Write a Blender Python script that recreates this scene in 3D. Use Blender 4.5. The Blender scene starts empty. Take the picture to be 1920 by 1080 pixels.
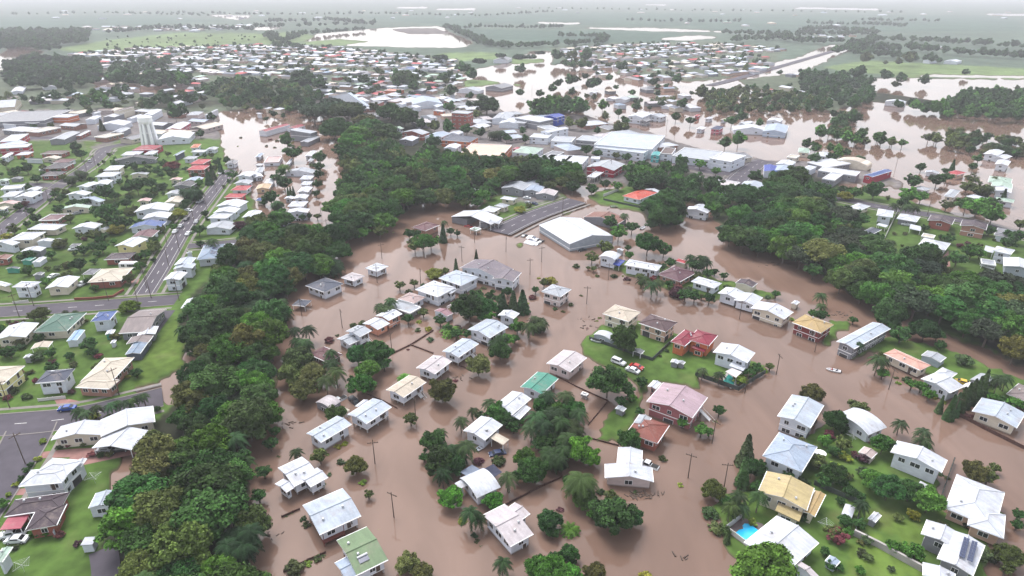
import bpy, math, random
import numpy as np
from mathutils import Vector
random.seed(7); rng = np.random.default_rng(7)
S = bpy.context.scene

# ---------------------------------------------------------------- camera, sky, sun, exposure
CAM_H, FOCAL, HORIZON = 105.0, 1210.0, -20.0
TILT = math.atan((540 - HORIZON) / FOCAL)          # down from level
cd = bpy.data.cameras.new('camera'); cam = bpy.data.objects.new('camera', cd); S.collection.objects.link(cam)
cam.location = (0, 0, CAM_H); cam.rotation_euler = (math.pi / 2 - TILT, 0, 0)
cd.sensor_width = 36.0; cd.lens = 36.0 * FOCAL / 1920; cd.clip_start = 1; cd.clip_end = 60000
S.camera = cam
SUN_EL, SUN_AZ = math.radians(62), math.radians(-35)
w = bpy.data.worlds.new('World'); S.world = w; w.use_nodes = True
nt = w.node_tree; bg = nt.nodes['Background']
sk = nt.nodes.new('ShaderNodeTexSky'); sk.sky_type = 'NISHITA'; sk.sun_disc = False
sk.sun_elevation = SUN_EL; sk.sun_rotation = SUN_AZ; sk.air_density = 1.0; sk.dust_density = 3.0; sk.ozone_density = 1.0
hs = nt.nodes.new('ShaderNodeHueSaturation'); hs.inputs['Saturation'].default_value = 0.26
nt.links.new(sk.outputs[0], hs.inputs['Color']); nt.links.new(hs.outputs[0], bg.inputs['Color'])
bg.inputs['Strength'].default_value = 0.15
sl = bpy.data.lights.new('sun', 'SUN'); sun = bpy.data.objects.new('sun', sl); S.collection.objects.link(sun)
sl.energy = 1.0; sl.angle = math.radians(25); sl.color = (1.0, 0.96, 0.93)
sun.rotation_euler = (math.pi / 2 - SUN_EL, 0, math.pi - SUN_AZ)
S.view_settings.view_transform = 'Standard'; S.view_settings.look = 'None'
S.view_settings.gamma = 1.0; S.view_settings.use_curve_mapping = False
S.view_settings.exposure = 1.36
S.cycles.max_bounces = 5; S.cycles.diffuse_bounces = 2; S.cycles.glossy_bounces = 2
S.cycles.transmission_bounces = 2; S.cycles.transparent_max_bounces = 4; S.cycles.volume_bounces = 0
S.cycles.use_denoising = True; S.cycles.caustics_reflective = False; S.cycles.caustics_refractive = False
HAZE_D = 0.00016
# building footprints: three corners of each eave outline, read off zoomed views (four picture units per pixel)
# X,Y X,Y X,Y|roof|wall|form|eave height|flags|short description where one was written by hand
BUILD = """
#00
0,765 160,755 110,800|lgrey|beige|g|6|W
90,840 400,845 330,905|grey|grey|f|6|B|wide grey parking roof with cars on top
385,880 450,842 590,860|white|orange|f|6|B
850,832 915,772 1005,802|brown|cream|g|9|W|tall dark brown roofed hall above cream walls
680,850 715,828 760,838|white|white|g|5|H
770,880 840,838 950,845|white|grey|g|5|B
950,890 1000,850 1070,860|white|white|g|5|B
1070,865 1112,818 1215,822|white|white|g|7|W
1395,865 1400,832 1525,838|lgrey|rosypale|h|6|B
1535,862 1580,812 1635,820|white|white|g|6|B
1240,972 1290,915 1430,920|white|rose|g|6|B
1180,1050 1210,998 1460,992|white|white|g|5|B|long white flat topped hall beside the water tower
725,945 790,915 990,912|white|white|g|5|B
830,995 880,955 980,960|lgrey|grey|g|5|B
370,1050 440,980 600,990|lgrey|grey|g|5|W
570,1020 620,975 680,980|white|brick|g|4|B
0,1065 60,1008 215,1005|white|red|f|6|B|white roofed store with a red fascia
120,935 60,905 20,930|lgrey|white|g|5|B
640,900 680,870 760,870|white|white|g|5|B
310,650 320,660 430,650|white|white|g|4|H
80,690 120,655 200,650|white|white|g|4|H
#01
20,982 190,915 255,935|crimson|white|g|5|W|long crimson roofed hall in the brown water
230,962 290,925 370,940|crimson|white|g|4|B
255,990 300,968 460,985|lgrey|grey|s|8|W
330,1065 420,1020 480,1025|lgrey|grey|g|4|W
1465,846 1500,826 1628,838|lgrey|brick|f|16|T|red brick tower block with white balconies
1585,955 1640,915 1760,940|white|cream|g|5|H
1770,892 1840,850 1940,850|lgrey|white|g|6|W
1820,925 1870,893 2010,898|white|white|g|5|W
570,722 640,702 850,790|lblue|white|g|6|B
715,742 760,728 850,755|white|white|g|7|B
840,775 880,755 960,760|grey|brick|h|5|B
1180,782 1210,748 1360,735|lblue|white|g|6|B
870,630 890,600 970,608|red|brick|h|6|H|red hipped roof beyond the fig trees
960,680 1000,665 1110,672|orange|orange|f|5|B
975,652 1000,635 1065,648|white|white|h|6|H
560,578 600,560 655,575|green|brick|h|5|H
1080,515 1120,500 1210,512|blue|white|g|6|B|long blue hall roof among far houses
975,530 1010,515 1100,525|lgrey|white|g|5|B
1020,955 1050,945 1110,962|lgreen|white|g|5|H
1095,992 1150,972 1300,992|lgrey|brick|g|6|B|brick shop with a pale grey roof
1072,1052 1110,1018 1220,1030|white|grey|g|5|B
1265,1025 1340,985 1460,1000|lblue|white|g|6|B
1390,1050 1440,1008 1665,1030|slate|orange|h|6|Bp|blue panelled shop roof above orange walls
1720,652 1800,625 1930,642|grey|grey|g|5|W
1500,675 1540,658 1710,672|lgrey|white|g|4|W
1375,712 1400,690 1430,708|white|white|h|5|H
1448,715 1470,692 1498,712|white|white|h|5|H
1330,830 1350,815 1420,832|white|orange|f|5|B
1120,800 1160,785 1240,800|white|white|g|5|B
1040,780 1070,765 1130,775|white|white|g|5|B
1230,870 1280,850 1360,880|lgrey|white|g|5|B
1480,900 1500,890 1540,900|white|white|g|5|B
1780,450 1800,430 1920,435|grey|white|g|6|W
65,815 80,800 120,805|white|cream|h|5|H
130,820 160,802 222,812|white|cream|h|5|H
0,850 20,830 50,850|white|white|h|5|H
1440,1000 1480,980 1560,990|white|white|g|5|B
#02
238,872 288,842 395,865|royal|royal|g|9|B|royal blue shop building at the flood edge
20,885 120,850 310,895|white|grey|f|8|B
0,920 40,900 130,905|lgrey|grey|f|6|B
215,985 365,935 425,962|white|white|g|8|B
130,1030 160,1000 300,1010|white|white|f|6|B
290,1060 340,1025 480,1030|lgrey|white|f|6|B
480,1050 540,1020 700,1030|lgrey|grey|f|6|B
613,1085 740,985 1150,1020|lbluegrey|white|f|8|B|huge pale blue shopping hall roof
870,872 940,840 1050,852|white|white|g|7|B
1000,868 1040,845 1165,868|lgrey|white|g|5|H
955,905 985,885 1045,895|grey|grey|g|5|H
1487,965 1520,942 1592,952|navy|rose|h|5|H|navy hipped house with rose walls in water
1698,925 1725,885 1815,915|white|white|g|6|H
1662,975 1680,955 1918,960|white|white|g|4|B
1380,968 1400,948 1455,956|white|white|g|4|H
1445,888 1465,870 1512,880|white|white|h|4|H
1560,895 1580,880 1615,890|cream|white|h|4|H
1365,870 1375,855 1415,862|red|red|g|4|H
1070,655 1110,635 1210,648|rust|rust|h|3|B|rust roofed building on a low island
990,660 1010,645 1075,650|grey|grey|g|3|S
575,695 590,680 645,685|white|white|g|4|H
1115,798 1140,780 1225,792|white|white|g|3|H
700,740 730,722 800,730|white|white|g|3|H
770,745 800,725 890,735|lgrey|white|g|4|H
#03
878,760 890,748 1038,762|white|white|g|5|B|long white clubhouse at the pond edge
1165,450 1180,435 1272,448|white|white|g|6|W
1320,458 1335,445 1455,455|white|white|g|5|W
-40,985 0,935 155,945|lblue|lblue|g|5|B
-10,905 10,885 112,895|white|white|g|4|B
185,692 200,678 278,685|white|cream|h|5|H
470,728 490,715 545,728|white|white|h|3|H
#10
185,112 200,98 328,112|slate|white|h|4|H
110,85 140,55 255,58|white|orange|h|4|H
300,75 345,45 530,50|brown|brick|h|4|H
310,112 350,92 465,96|cream|cream|g|3.5|H
385,140 440,108 575,112|maroon|white|h|4|H
325,185 400,140 560,140|charcoal|brick|h|4|H
300,240 340,205 500,205|charcoal|brick|h|4|H|charcoal roofed red brick house by the bend
845,130 850,108 1185,98|charcoal|grey|g|4|H|long charcoal roof behind a garden of shrubs
775,200 800,158 935,160|white|cream|h|6|H
712,245 768,207 915,210|white|white|h|6|H
575,322 660,280 740,290|white|white|g|5|H
700,308 735,268 852,270|white|white|g|5|H
495,382 545,350 692,362|white|white|g|5|H
450,492 450,462 688,460|lgreen|cream|g|4|H
290,578 370,525 520,528|maroon|brick|f|3.6|H|dark red flat roofed house on a lawn
205,640 295,592 505,602|white|cream|h|4|H
540,635 600,595 768,598|white|white|g|4|H
60,722 160,652 345,658|white|cream|h|5.5|H
-60,745 -10,740 150,738|white|white|g|5|H
155,808 190,770 345,775|white|grey|g|4|S
-60,870 -20,830 100,832|rust|brick|g|4|H
160,875 205,845 270,848|teal|teal|g|3|S
240,890 290,845 350,848|white|white|g|3|S
45,935 60,922 150,925|slate|teal|g|3|S|teal blue garden shed on wide lawn
860,765 980,706 1108,712|white|yellow|g|5.5|H|pale yellow two storey house
968,632 1010,588 1250,582|blue|white|g|4|H|long bright blue roofed house
985,702 1045,650 1195,648|maroon|white|g|3.6|H
778,868 830,815 1022,812|plum|brick|h|3.8|H|plum roofed brick house beside the road
1065,565 1110,525 1292,515|white|white|g|5|H
1005,512 1070,465 1312,452|white|white|g|5|H
1232,442 1285,400 1392,396|cream|cream|g|3.6|H
1030,432 1040,405 1140,408|rosy|cream|g|4|H
1398,195 1432,155 1575,160|red|brick|h|6|H|red hipped two storey house near flooded road end
1420,150 1470,105 1588,115|red|rose|h|5|H
1300,85 1345,42 1390,50|lblue|slate|g|5|H
1372,112 1400,85 1490,92|lgrey|white|h|4|H
1385,278 1430,248 1530,252|lblue|grey|g|4|H
1293,318 1340,280 1485,285|charcoal|grey|g|4|H
1240,378 1270,345 1380,350|lgrey|white|g|4|H
1270,270 1290,250 1370,255|rosy|cream|g|3.5|H
975,232 985,212 1120,215|lgrey|cream|g|3.5|H
655,1040 780,946 1000,925|cream|brick|h|4.2|H|cream roofed brick house on the corner
615,980 660,925 755,935|grey|grey|h|3.4|C
340,1085 440,1005 598,995|white|cream|g|4.5|H
90,1072 160,1030 310,1032|white|white|h|6|H|white two storey house by the crossing
-40,1045 0,1035 90,1052|white|cream|h|4|H
5,345 15,312 190,305|white|white|f|6|H
0,400 60,352 172,352|white|white|h|5|H
108,402 180,350 322,358|white|white|g|5|H
190,348 230,320 320,325|white|white|g|4.5|H
-30,455 0,425 155,432|rosy|cream|g|4|H
-30,495 0,465 70,468|cream|white|g|4|H
1775,243 1830,210 1925,212|white|white|g|5|H
1755,298 1790,272 1900,275|lgrey|white|g|4|H
1730,348 1772,310 1892,312|red|white|h|4|H|bright red hipped roof right of the long street
1680,402 1720,370 1852,372|red|red|h|4|H
1620,468 1680,412 1862,430|white|white|g|5|H
1600,518 1640,480 1802,482|white|white|g|5|H
1558,555 1605,518 1752,522|white|white|h|6|H
1530,640 1592,590 1782,592|lgrey|white|g|4|H
1815,552 1862,500 1965,502|white|grey|g|4|H
1850,640 1890,600 1980,605|white|white|g|4|H
1475,870 1530,762 1685,750|bluegrey|white|h|4.6|Hp|blue grey roof with faint solar panels
1308,908 1345,850 1472,852|lbluegrey|white|g|6|H
+1302,938 1330,900 1470,898|lbluegrey|white|g|5.5
1225,1022 1280,960 1405,962|white|white|g|6|H|white gabled two storey house with porch
1678,800 1702,745 1765,748|white|white|g|4|H
750,640 790,605 830,625|lgrey|cream|g|4|S
520,770 540,745 610,745|grey|slate|h|3|C
250,985 275,962 335,962|grey|grey|g|3|S
410,715 425,705 475,715|lgrey|grey|g|3|S
275,735 300,712 410,712|white|white|g|4|S
590,415 640,395 790,420|lblue|white|g|4|H
0,105 20,60 105,65|white|white|g|5|H
-20,280 0,262 75,262|lgreen|white|g|4|H
80,262 100,245 175,248|grey|grey|g|3|S
0,35 30,10 240,0|white|crimson|f|7|B
990,45 1040,5 1220,10|crimson|crimson|h|5|B
905,85 930,55 1080,55|white|white|h|4|H
1075,80 1100,45 1190,50|white|white|h|4|H
1430,60 1450,40 1560,45|white|white|h|4|H
1425,30 1440,0 1510,0|orange|white|h|4|H
1540,45 1560,22 1640,25|lgrey|white|g|4|H
1400,815 1390,828 1440,812|white|white|g|3|S
1690,150 1700,120 1790,125|grey|white|g|4|H
#11
365,92 385,45 455,52|white|white|g|3.5|H
385,132 400,100 445,104|lgrey|white|g|4|H
228,150 238,106 278,110|white|white|g|3|H
218,215 235,180 455,195|lgrey|white|g|3|B
325,266 345,230 440,236|white|white|h|3.5|H
332,308 348,275 428,280|white|white|h|3.5|H
308,362 340,320 425,322|white|white|g|3.5|H
278,412 295,378 398,382|white|white|g|3.5|H
235,470 272,428 392,430|white|white|h|3.5|H
232,520 252,490 402,487|white|white|g|5|H|white two storey house beside the flooded lane
162,588 190,562 262,565|white|white|g|3|S
58,142 65,92 198,92|rosy|white|f|3|B
-10,160 5,140 62,148|white|white|h|3|H
-10,100 0,65 60,70|lblue|white|g|3|H
-10,215 0,175 65,175|lgrey|white|g|3|H
-10,252 0,225 30,215|white|white|g|3|H
-5,340 5,300 120,300|tan|tan|g|3|H
-5,425 8,402 75,405|blue|cream|h|3.5|H
60,300 75,262 145,262|white|white|g|3|H
210,410 225,390 290,395|white|white|g|3|H
1170,625 1280,580 1378,608|maroon|brickpale|h|4|H|maroon hipped house ringed by flooded shrubs
1465,545 1550,485 1850,556|white|grey|g|4|Cb|white open sided shed sheltering vehicles
+1680,590 1730,560 1850,560|lgrey|grey|g|3.5
1603,640 1640,625 1690,640|lgreen|white|f|2.5|C
1690,497 1750,465 1838,480|white|cream|h|4|H
1788,462 1830,440 1905,458|lgrey|cream|h|4|H
1832,408 1860,388 1960,405|white|cream|h|4|H
818,932 908,882 993,916|white|white|h|3.8|Hs|white house on stumps beside leaning pole
638,1002 716,955 816,990|rosywhite|white|h|3.6|Hs|pale hipped house standing on stumps in open water
372,1062 518,990 656,1048|slate|white|h|4.2|H|slate hipped house at the forest edge
1530,928 1650,865 1930,938|mauve|white|g|5.5|H|large mauve grey roof beside a dark spire tree
+1775,1010 1850,950 1990,965|mauve|white|g|5.5
1370,1005 1500,940 1672,1000|lbluegrey|white|h|5|H
1520,80 1640,5 1920,10|peach|orange|f|8|B|orange walled town building beyond the park trees
1590,350 1600,340 1685,345|white|white|g|3|S
1410,30 1440,-5 1540,5|white|white|g|6|B
1840,330 1930,300 2060,300|lgrey|grey|g|5|B
#12
0,322 130,270 232,290|lbluegrey|slate|g|4.5|B|blue grey workshop below the park trees
+90,350 130,312 245,322|lblue|grey|g|4.5
178,375 215,342 345,352|rosywhite|grey|g|4|B
235,120 300,82 462,92|white|white|f|6|B
375,142 440,92 575,98|white|white|f|6|B
590,112 600,95 662,98|white|white|f|8|B
560,172 640,120 845,150|lgrey|crimson|g|6|B|pale shop roof with crimson side wall
562,248 630,200 692,210|white|white|f|4|C
828,390 965,335 1090,365|orangered|white|h|3.8|H|orange red hipped house on fenced lawn
+985,345 1000,325 1125,358|white|white|g|3.6
1095,380 1110,365 1160,380|lbluegrey|white|s|3|S
1300,490 1320,460 1492,496|white|white|g|5|H|white house above the still pond
+1370,462 1395,443 1462,465|white|white|g|4.5
1688,548 1745,510 1915,552|white|white|h|3.6|H
538,548 600,497 860,560|rust|grey|g|3.6|W|rust streaked old shed roof
204,607 430,757 760,690|white|steel|g|4.6|Wd|big white warehouse with steel door
650,846 700,810 818,832|white|white|v|5.2|H|white curved roof house with blue awning
755,905 800,865 850,876|royal|white|s|3|C
843,905 880,865 1125,910|white|white|h|5|Hd|white hipped house with front patio
1092,978 1222,915 1385,965|wine|brickpale|h|3.8|H|wine red hipped house behind tall palms
1343,1030 1400,995 1575,1045|white|white|h|4|H
1677,1042 1715,1010 1840,1045|plum|cream|g|3.6|S|plum roofed cream shed alone on the bank
1222,877 1245,855 1325,880|red|cream|h|3|S|small red roofed shed by the river
785,790 800,780 838,792|white|white|g|3|S
1480,110 1590,60 1755,90|white|white|f|8|B|white two storey corner building in town
1200,90 1300,30 1580,60|lgrey|white|f|6|B
1042,84 1062,58 1118,62|aqua|aqua|g|6|B|small aqua shop front
1435,272 1490,240 1575,268|lgrey|grey|f|5|B
1510,318 1590,265 1712,292|rosywhite|white|f|5|B
1665,355 1740,275 1905,300|lbluegrey|white|g|5|B
1325,238 1370,212 1412,245|white|white|g|5|H
0,62 60,15 235,32|lgreen|white|h|5|B
205,98 300,52 392,64|grey|grey|f|6|B
0,35 20,10 85,30|rose|rose|h|5|H
620,28 660,-15 1040,40|lbluegrey|white|f|7|B
1110,72 1150,30 1230,35|brown|white|f|6|B
1890,205 1900,160 1990,165|royal|white|g|5|B
880,20 900,5 1000,10|rosy|white|f|7|B
#13
-10,200 20,155 215,185|lblue|lblue|g|4.5|B
195,215 290,152 365,170|white|white|h|5|B
375,200 390,162 692,212|white|grey|f|5|B
+405,262 470,205 572,225|white|grey|f|4.8
498,130 515,98 785,148|beige|cream|v|4|W|long beige curved roof hall
720,235 828,160 932,202|blue|crimson|g|5.5|B|blue gabled hall with red and white front
1335,215 1390,190 1486,216|red|tanwall|h|4|H|red hipped house with tan walls in floodwater
1615,75 1640,30 1775,55|white|white|g|5|H
1690,100 1720,68 1832,92|white|white|g|4|H
1702,150 1730,118 1822,130|white|white|g|5|H
1650,285 1662,240 1830,262|lgreen|cream|h|5|H
1675,315 1690,282 1835,300|lgreen|white|g|5|H
1700,350 1715,315 1830,330|white|white|g|5|H
1700,420 1715,400 1850,420|lgreen|white|h|4|H
605,475 660,432 768,465|white|cream|h|4|H|white pyramid roofed cottage left of the verge
815,535 832,487 942,502|white|white|h|5.5|H
965,560 988,515 1142,545|white|grey|h|4|H
812,612 830,595 902,610|white|white|s|3|C
690,668 755,605 852,642|slate|slate|h|4|H|slate hipped house tucked behind the bank trees
1058,640 1075,610 1152,620|white|grey|s|3|C
1198,572 1210,525 1402,562|plum|brick|g|5|H|plum roofed red brick house on a lawn
1442,612 1455,567 1648,600|plum|brickpale|g|6|H|plum roofed house with pale brick verandah
1695,682 1722,625 1862,652|grey|white|h|4|H
1128,755 1155,695 1368,745|white|white|h|4|H|white house with striped pergola
1148,695 1155,668 1255,690|cream|brown|f|3|C
1618,805 1630,765 1700,778|white|white|s|3.6|C
1688,800 1708,760 1850,795|white|white|h|6.5|H|tall white house over the grey basement
1770,915 1785,855 1985,885|white|steel|g|5|H
1600,900 1610,870 1700,880|lgrey|white|f|3|C
1318,390 1350,330 1442,350|lgrey|cream|h|5|H|cream two storey house standing in water
1488,390 1530,370 1668,412|white|white|h|5|H
1090,330 1120,305 1225,335|lgrey|white|h|3|H
1178,212 1190,198 1285,210|lgrey|white|g|3|H
225,62 240,30 315,35|lgreen|cream|h|4|H
378,90 395,62 462,66|white|white|h|4|H
140,100 160,75 240,90|cream|cream|f|4|B
60,150 90,115 210,135|white|white|g|4|B
#20
290,262 208,378 -40,390|white|cream|g|4.4|H
500,322 285,322 412,195|green|cream|h|4.2|H|deep green roofed cream house
680,252 742,180 880,170|blue|white|h|5.4|H|bright blue roofed white house on stumps
500,400 560,320 636,315|skyblue|white|g|3.4|S|pale sky blue shed roof
1115,328 920,330 1040,172|taupe|grey|g|4.2|H|long taupe roofed house beside a lane
+1030,362 1062,302 1188,286|white|grey|g|3.9
+950,420 990,368 1150,358|taupe|grey|g|3.6
940,500 1000,410 1112,405|bluegrey|slate|g|3.5|S|blue grey gabled shed on the lawn edge
838,700 1020,515 785,525|cream|brickpale|h|4.6|H|big cream hipped house beside the flooded road
+565,745 640,660 900,690|cream|brickpale|h|4.4
265,715 352,628 562,605|navygrey|white|h|5.6|H|navy roofed white house with porch stairs
+385,722 400,690 485,682|lgrey|white|s|4.5
20,722 150,595 -60,590|cream|yellow|h|6|H
175,525 188,495 250,497|white|grey|g|3|S
1358,152 1400,80 1495,78|white|white|g|4|H
232,458 270,415 395,400|beige|brown|g|3|C
790,350 810,318 865,312|white|teal|g|3|S
828,415 838,390 872,390|white|white|g|2.6|S
#30
385,62 455,-50 830,-82|white|cream|g|4.4|H|long angled white house behind a row of palms
+760,35 800,-85 1145,-195|white|cream|g|4.4
+692,122 850,-2 1118,-10|white|white|g|3.8|C
470,378 150,402 232,288|white|white|h|6.2|H|white hipped mansion with twin wings
+500,330 322,290 392,198|white|white|h|6.2
+555,265 598,202 650,200|white|white|g|5.2
30,635 90,492 525,452|plum|brick|h|4.2|H|dark plum roofed brick house
+190,742 250,560 500,540|plum|brick|h|4.2
0,745 60,635 222,620|rose|white|s|3.4|C|rose red carport roof over parked white cars
665,572 716,455 886,436|lbluegrey|white|g|4|S|pale blue grey garage beside the forest
605,855 640,795 727,785|white|white|s|3|S
-60,985 -30,812 95,862|lgreen|white|g|5|H|pale green roofed house cut by the picture edge
395,755 385,715 410,718|white|white|s|2.4|S
#21
1195,10 1330,-62 1500,0|white|white|h|5|H
+1395,25 1440,-5 1510,10|white|white|h|4.5
1065,80 1150,30 1272,70|rustwhite|white|h|3.6|Hs|rusty white hipped roof beside wading palms
+985,138 1072,98 1240,150|lgrey|grey|f|2.6
900,207 1003,155 1096,192|white|salmon|g|4.6|H|salmon walled house with two white roofs
+800,268 895,215 1003,265|white|salmon|g|3.6
675,325 765,278 866,320|lgrey|white|g|5.2|H|pale grey stepped roof house at the water
+608,382 690,343 778,390|lgrey|white|g|3.2
1338,172 1385,150 1478,190|maroonwhite|white|g|3|S|little shed with a maroon roof patch
1430,142 1478,110 1520,125|taupe|brown|h|2.6|C
400,498 512,428 650,500|maroon|brown|h|2.2|H|half hidden maroon roof among palms
270,128 300,60 416,95|slate|slate|h|2.4|C|slate gazebo roof standing in water
1590,312 1732,225 1892,292|lbluegrey|white|g|4.6|H|pale blue roofed house with red window hoods
1398,476 1550,368 1670,418|lbluegrey|white|g|4.4|Hs|pale blue roofed stilt house beside round bushes
1203,600 1332,490 1468,548|rosywhite|white|g|4|Hs|stained white stilt house by low walls
977,766 1150,650 1276,706|beige|white|g|4.2|Hsd|beige roofed house with a side stair
448,858 532,805 637,850|rosywhite|grey|v|2.6|S|curved pale garage beside floating jeep
630,915 655,893 705,915|cream|cream|s|1.8|C
688,950 880,825 1016,893|lbluegrey|white|g|4.4|Hs|pale blue house with long louvred side
+745,888 812,840 860,855|white|white|g|3.8
1815,205 1865,168 1975,190|white|white|g|5|H
380,1092 610,965 716,1022|lbluegrey|white|g|4.2|H|pale roofed house beside yellow green shrubs
1775,895 1925,765 2065,828|white|white|g|3.8|Hs|white house among dense cane palms
+1900,960 1990,880 2060,900|white|white|g|3
1556,1072 1692,952 1848,1026|white|white|g|4|H|white house with cream patio roof
#31
1755,52 1802,12 1900,58|cream|white|s|2.8|C
165,272 345,190 468,318|white|white|g|4|Hs|white cross gabled house on white posts
+330,340 470,252 540,340|white|white|g|4
+143,393 205,362 290,412|white|white|g|3.6
350,552 655,416 788,628|lbluegrey|white|g|4.2|Hsk|large pale grey house with timber deck
605,815 832,710 990,958|moss|white|g|4.4|Hqs|moss green roofed house with solar heater
+590,985 690,930 780,1060|lblue|white|g|4
1528,347 1700,280 1835,415|white|white|v|3.6|H|white curved roof house beside shade sails
+1490,390 1545,360 1585,400|white|white|s|3
1700,625 1868,540 2080,765|rosywhite|white|g|4|H|long cream white house with rail porch
+1860,590 1945,540 2055,612|rosywhite|white|g|4
#32
700,345 712,250 1048,268|white|rosypale|g|3.2|H|bright white T shaped house in midstream
+970,275 978,138 800,115|white|rosypale|g|3.2
#22
220,28 300,-40 445,10|lgrey|rosypale|h|5.4|H|grey hipped house with rosy walls in midwater
680,192 770,120 966,182|beige|cream|h|5.8|Hd|beige hipped cream house with arched stair
950,262 1032,185 1240,260|plumbrown|tanwall|h|5.8|H|plum brown roofed two storey house
1190,402 1292,302 1400,345|crimsond|orange|h|5.4|H|crimson roofed house with orange walls
+1320,388 1385,308 1542,356|crimsond|orange|h|5.6
+1345,455 1365,430 1460,455|crimsond|orange|s|3.4
1510,482 1572,405 1822,485|white|white|g|5.6|Hd|white house with terraces beside a green pool
+1625,590 1665,555 1765,580|white|white|s|3.6
612,350 650,318 778,360|white|steel|v|3|S|white roofed storage shed with dark side
260,567 390,460 560,522|rosywhite|rosypale|g|4.2|Hd|boxy white house with plain side wall
65,742 190,620 347,680|teal|white|g|3.6|H|teal roofed house beside feathery palms
1010,852 1130,700 1466,820|rosemauve|rosewall|g|5.4|Hd|big rose mauve roofed house
+1020,738 1065,695 1118,712|white|rosewall|g|4
775,905 800,880 856,902|lgrey|grey|g|2.6|S|grey shed near white garden chairs
1190,555 1205,532 1255,545|white|grey|g|2.6|S
1245,560 1262,542 1300,555|lgrey|grey|g|2.6|S
902,475 925,447 992,470|grey|grey|g|2.8|C
860,1085 955,950 1180,1030|brickroof|brick|h|4.2|H|brick red hipped house with a grey skylight patch
+915,1010 960,950 1045,975|lgrey|brick|g|4.5
1545,40 1612,-5 1745,32|white|white|g|4.6|H|white double roofed house on the north bank
+1665,92 1740,42 1880,72|white|white|g|4.2
1790,152 1860,95 2110,180|white|cream|g|4.6|H
515,800 530,785 575,800|grey|steel|f|1.2|C
#23
180,257 277,195 495,275|tanroof|darkred|h|5|H|mustard roofed house with dark red upper wall
515,402 785,250 918,305|lbluegrey|grey|g|5.4|H|long white apartment block with rear balconies
868,492 950,462 1222,580|salmonroof|cream|h|4|H|salmon roofed house behind clipped palms
1152,505 1200,470 1336,520|lgrey|steel|g|3.2|S|steel shed beside salmon roof
1148,682 1250,620 1472,738|white|white|g|4.2|H|white house behind pale leafy shrubs
+1250,640 1310,595 1418,640|white|white|h|3.8
1515,685 1590,635 1692,680|lgrey|grey|v|3.2|S|rounded grey carport shed with cars outside
1790,795 1900,735 2100,800|taupe|grey|h|3.6|Hp|taupe roof with solar panels at picture edge
1532,925 1645,858 1930,940|lbluegrey|cream|g|3.6|H|pale roofed house inside flooded paling fence
72,962 180,795 418,880|lbluegrey|white|g|5.4|H|square pale roofed white house at the corner
503,952 640,893 892,1045|white|white|v|4|H|white barrel roof beside bare bush
175,115 200,92 238,105|white|cream|g|2.6|S
#33
-40,180 85,0 368,112|lblue|white|h|5.2|H|pale blue hipped house with orange brick strip
-75,450 -10,290 345,420|straw|cream|g|5|H|straw yellow roofed house
+270,600 345,425 432,470|tanroof|cream|g|4.2
+50,600 90,540 262,600|straw|cream|s|3.2
-180,830 70,630 380,830|white|white|g|4.2|H|white roof beside the blue swimming pool
922,152 980,73 1343,210|white|white|g|5.6|Hd|long white two storey house with back stairs
1325,572 1416,315 1772,455|white|tanwall|h|4.2|H|large white hipped roof at the flooded street
+1500,700 1600,600 1778,625|white|tanwall|h|4
1150,765 1195,660 1460,775|white|grey|g|5|H|white L shaped house with two solar arrays
+1270,950 1365,725 1625,850|white|grey|g|5.2
1165,1075 1190,1000 1400,1060|white|cream|g|4.6|H|white roof touching the bottom picture edge
680,152 722,105 820,155|rosypale|rosypale|g|2.8|S|rosy cream garden shed by maroon bush
550,615 580,540 656,570|white|white|v|2.6|S|small white shed with grey ridge
752,650 790,580 850,625|white|grey|g|2.6|S|grey sided shed on brownish lawn
1112,412 1140,370 1205,400|white|white|s|2.5|S|tiny white shed below the long house
430,968 470,930 540,970|lblue|steel|g|2.5|S|small pale blue shed near bottom lawn
205,990 240,975 385,1085|rosywhite|white|g|3.6|S
"""
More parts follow.
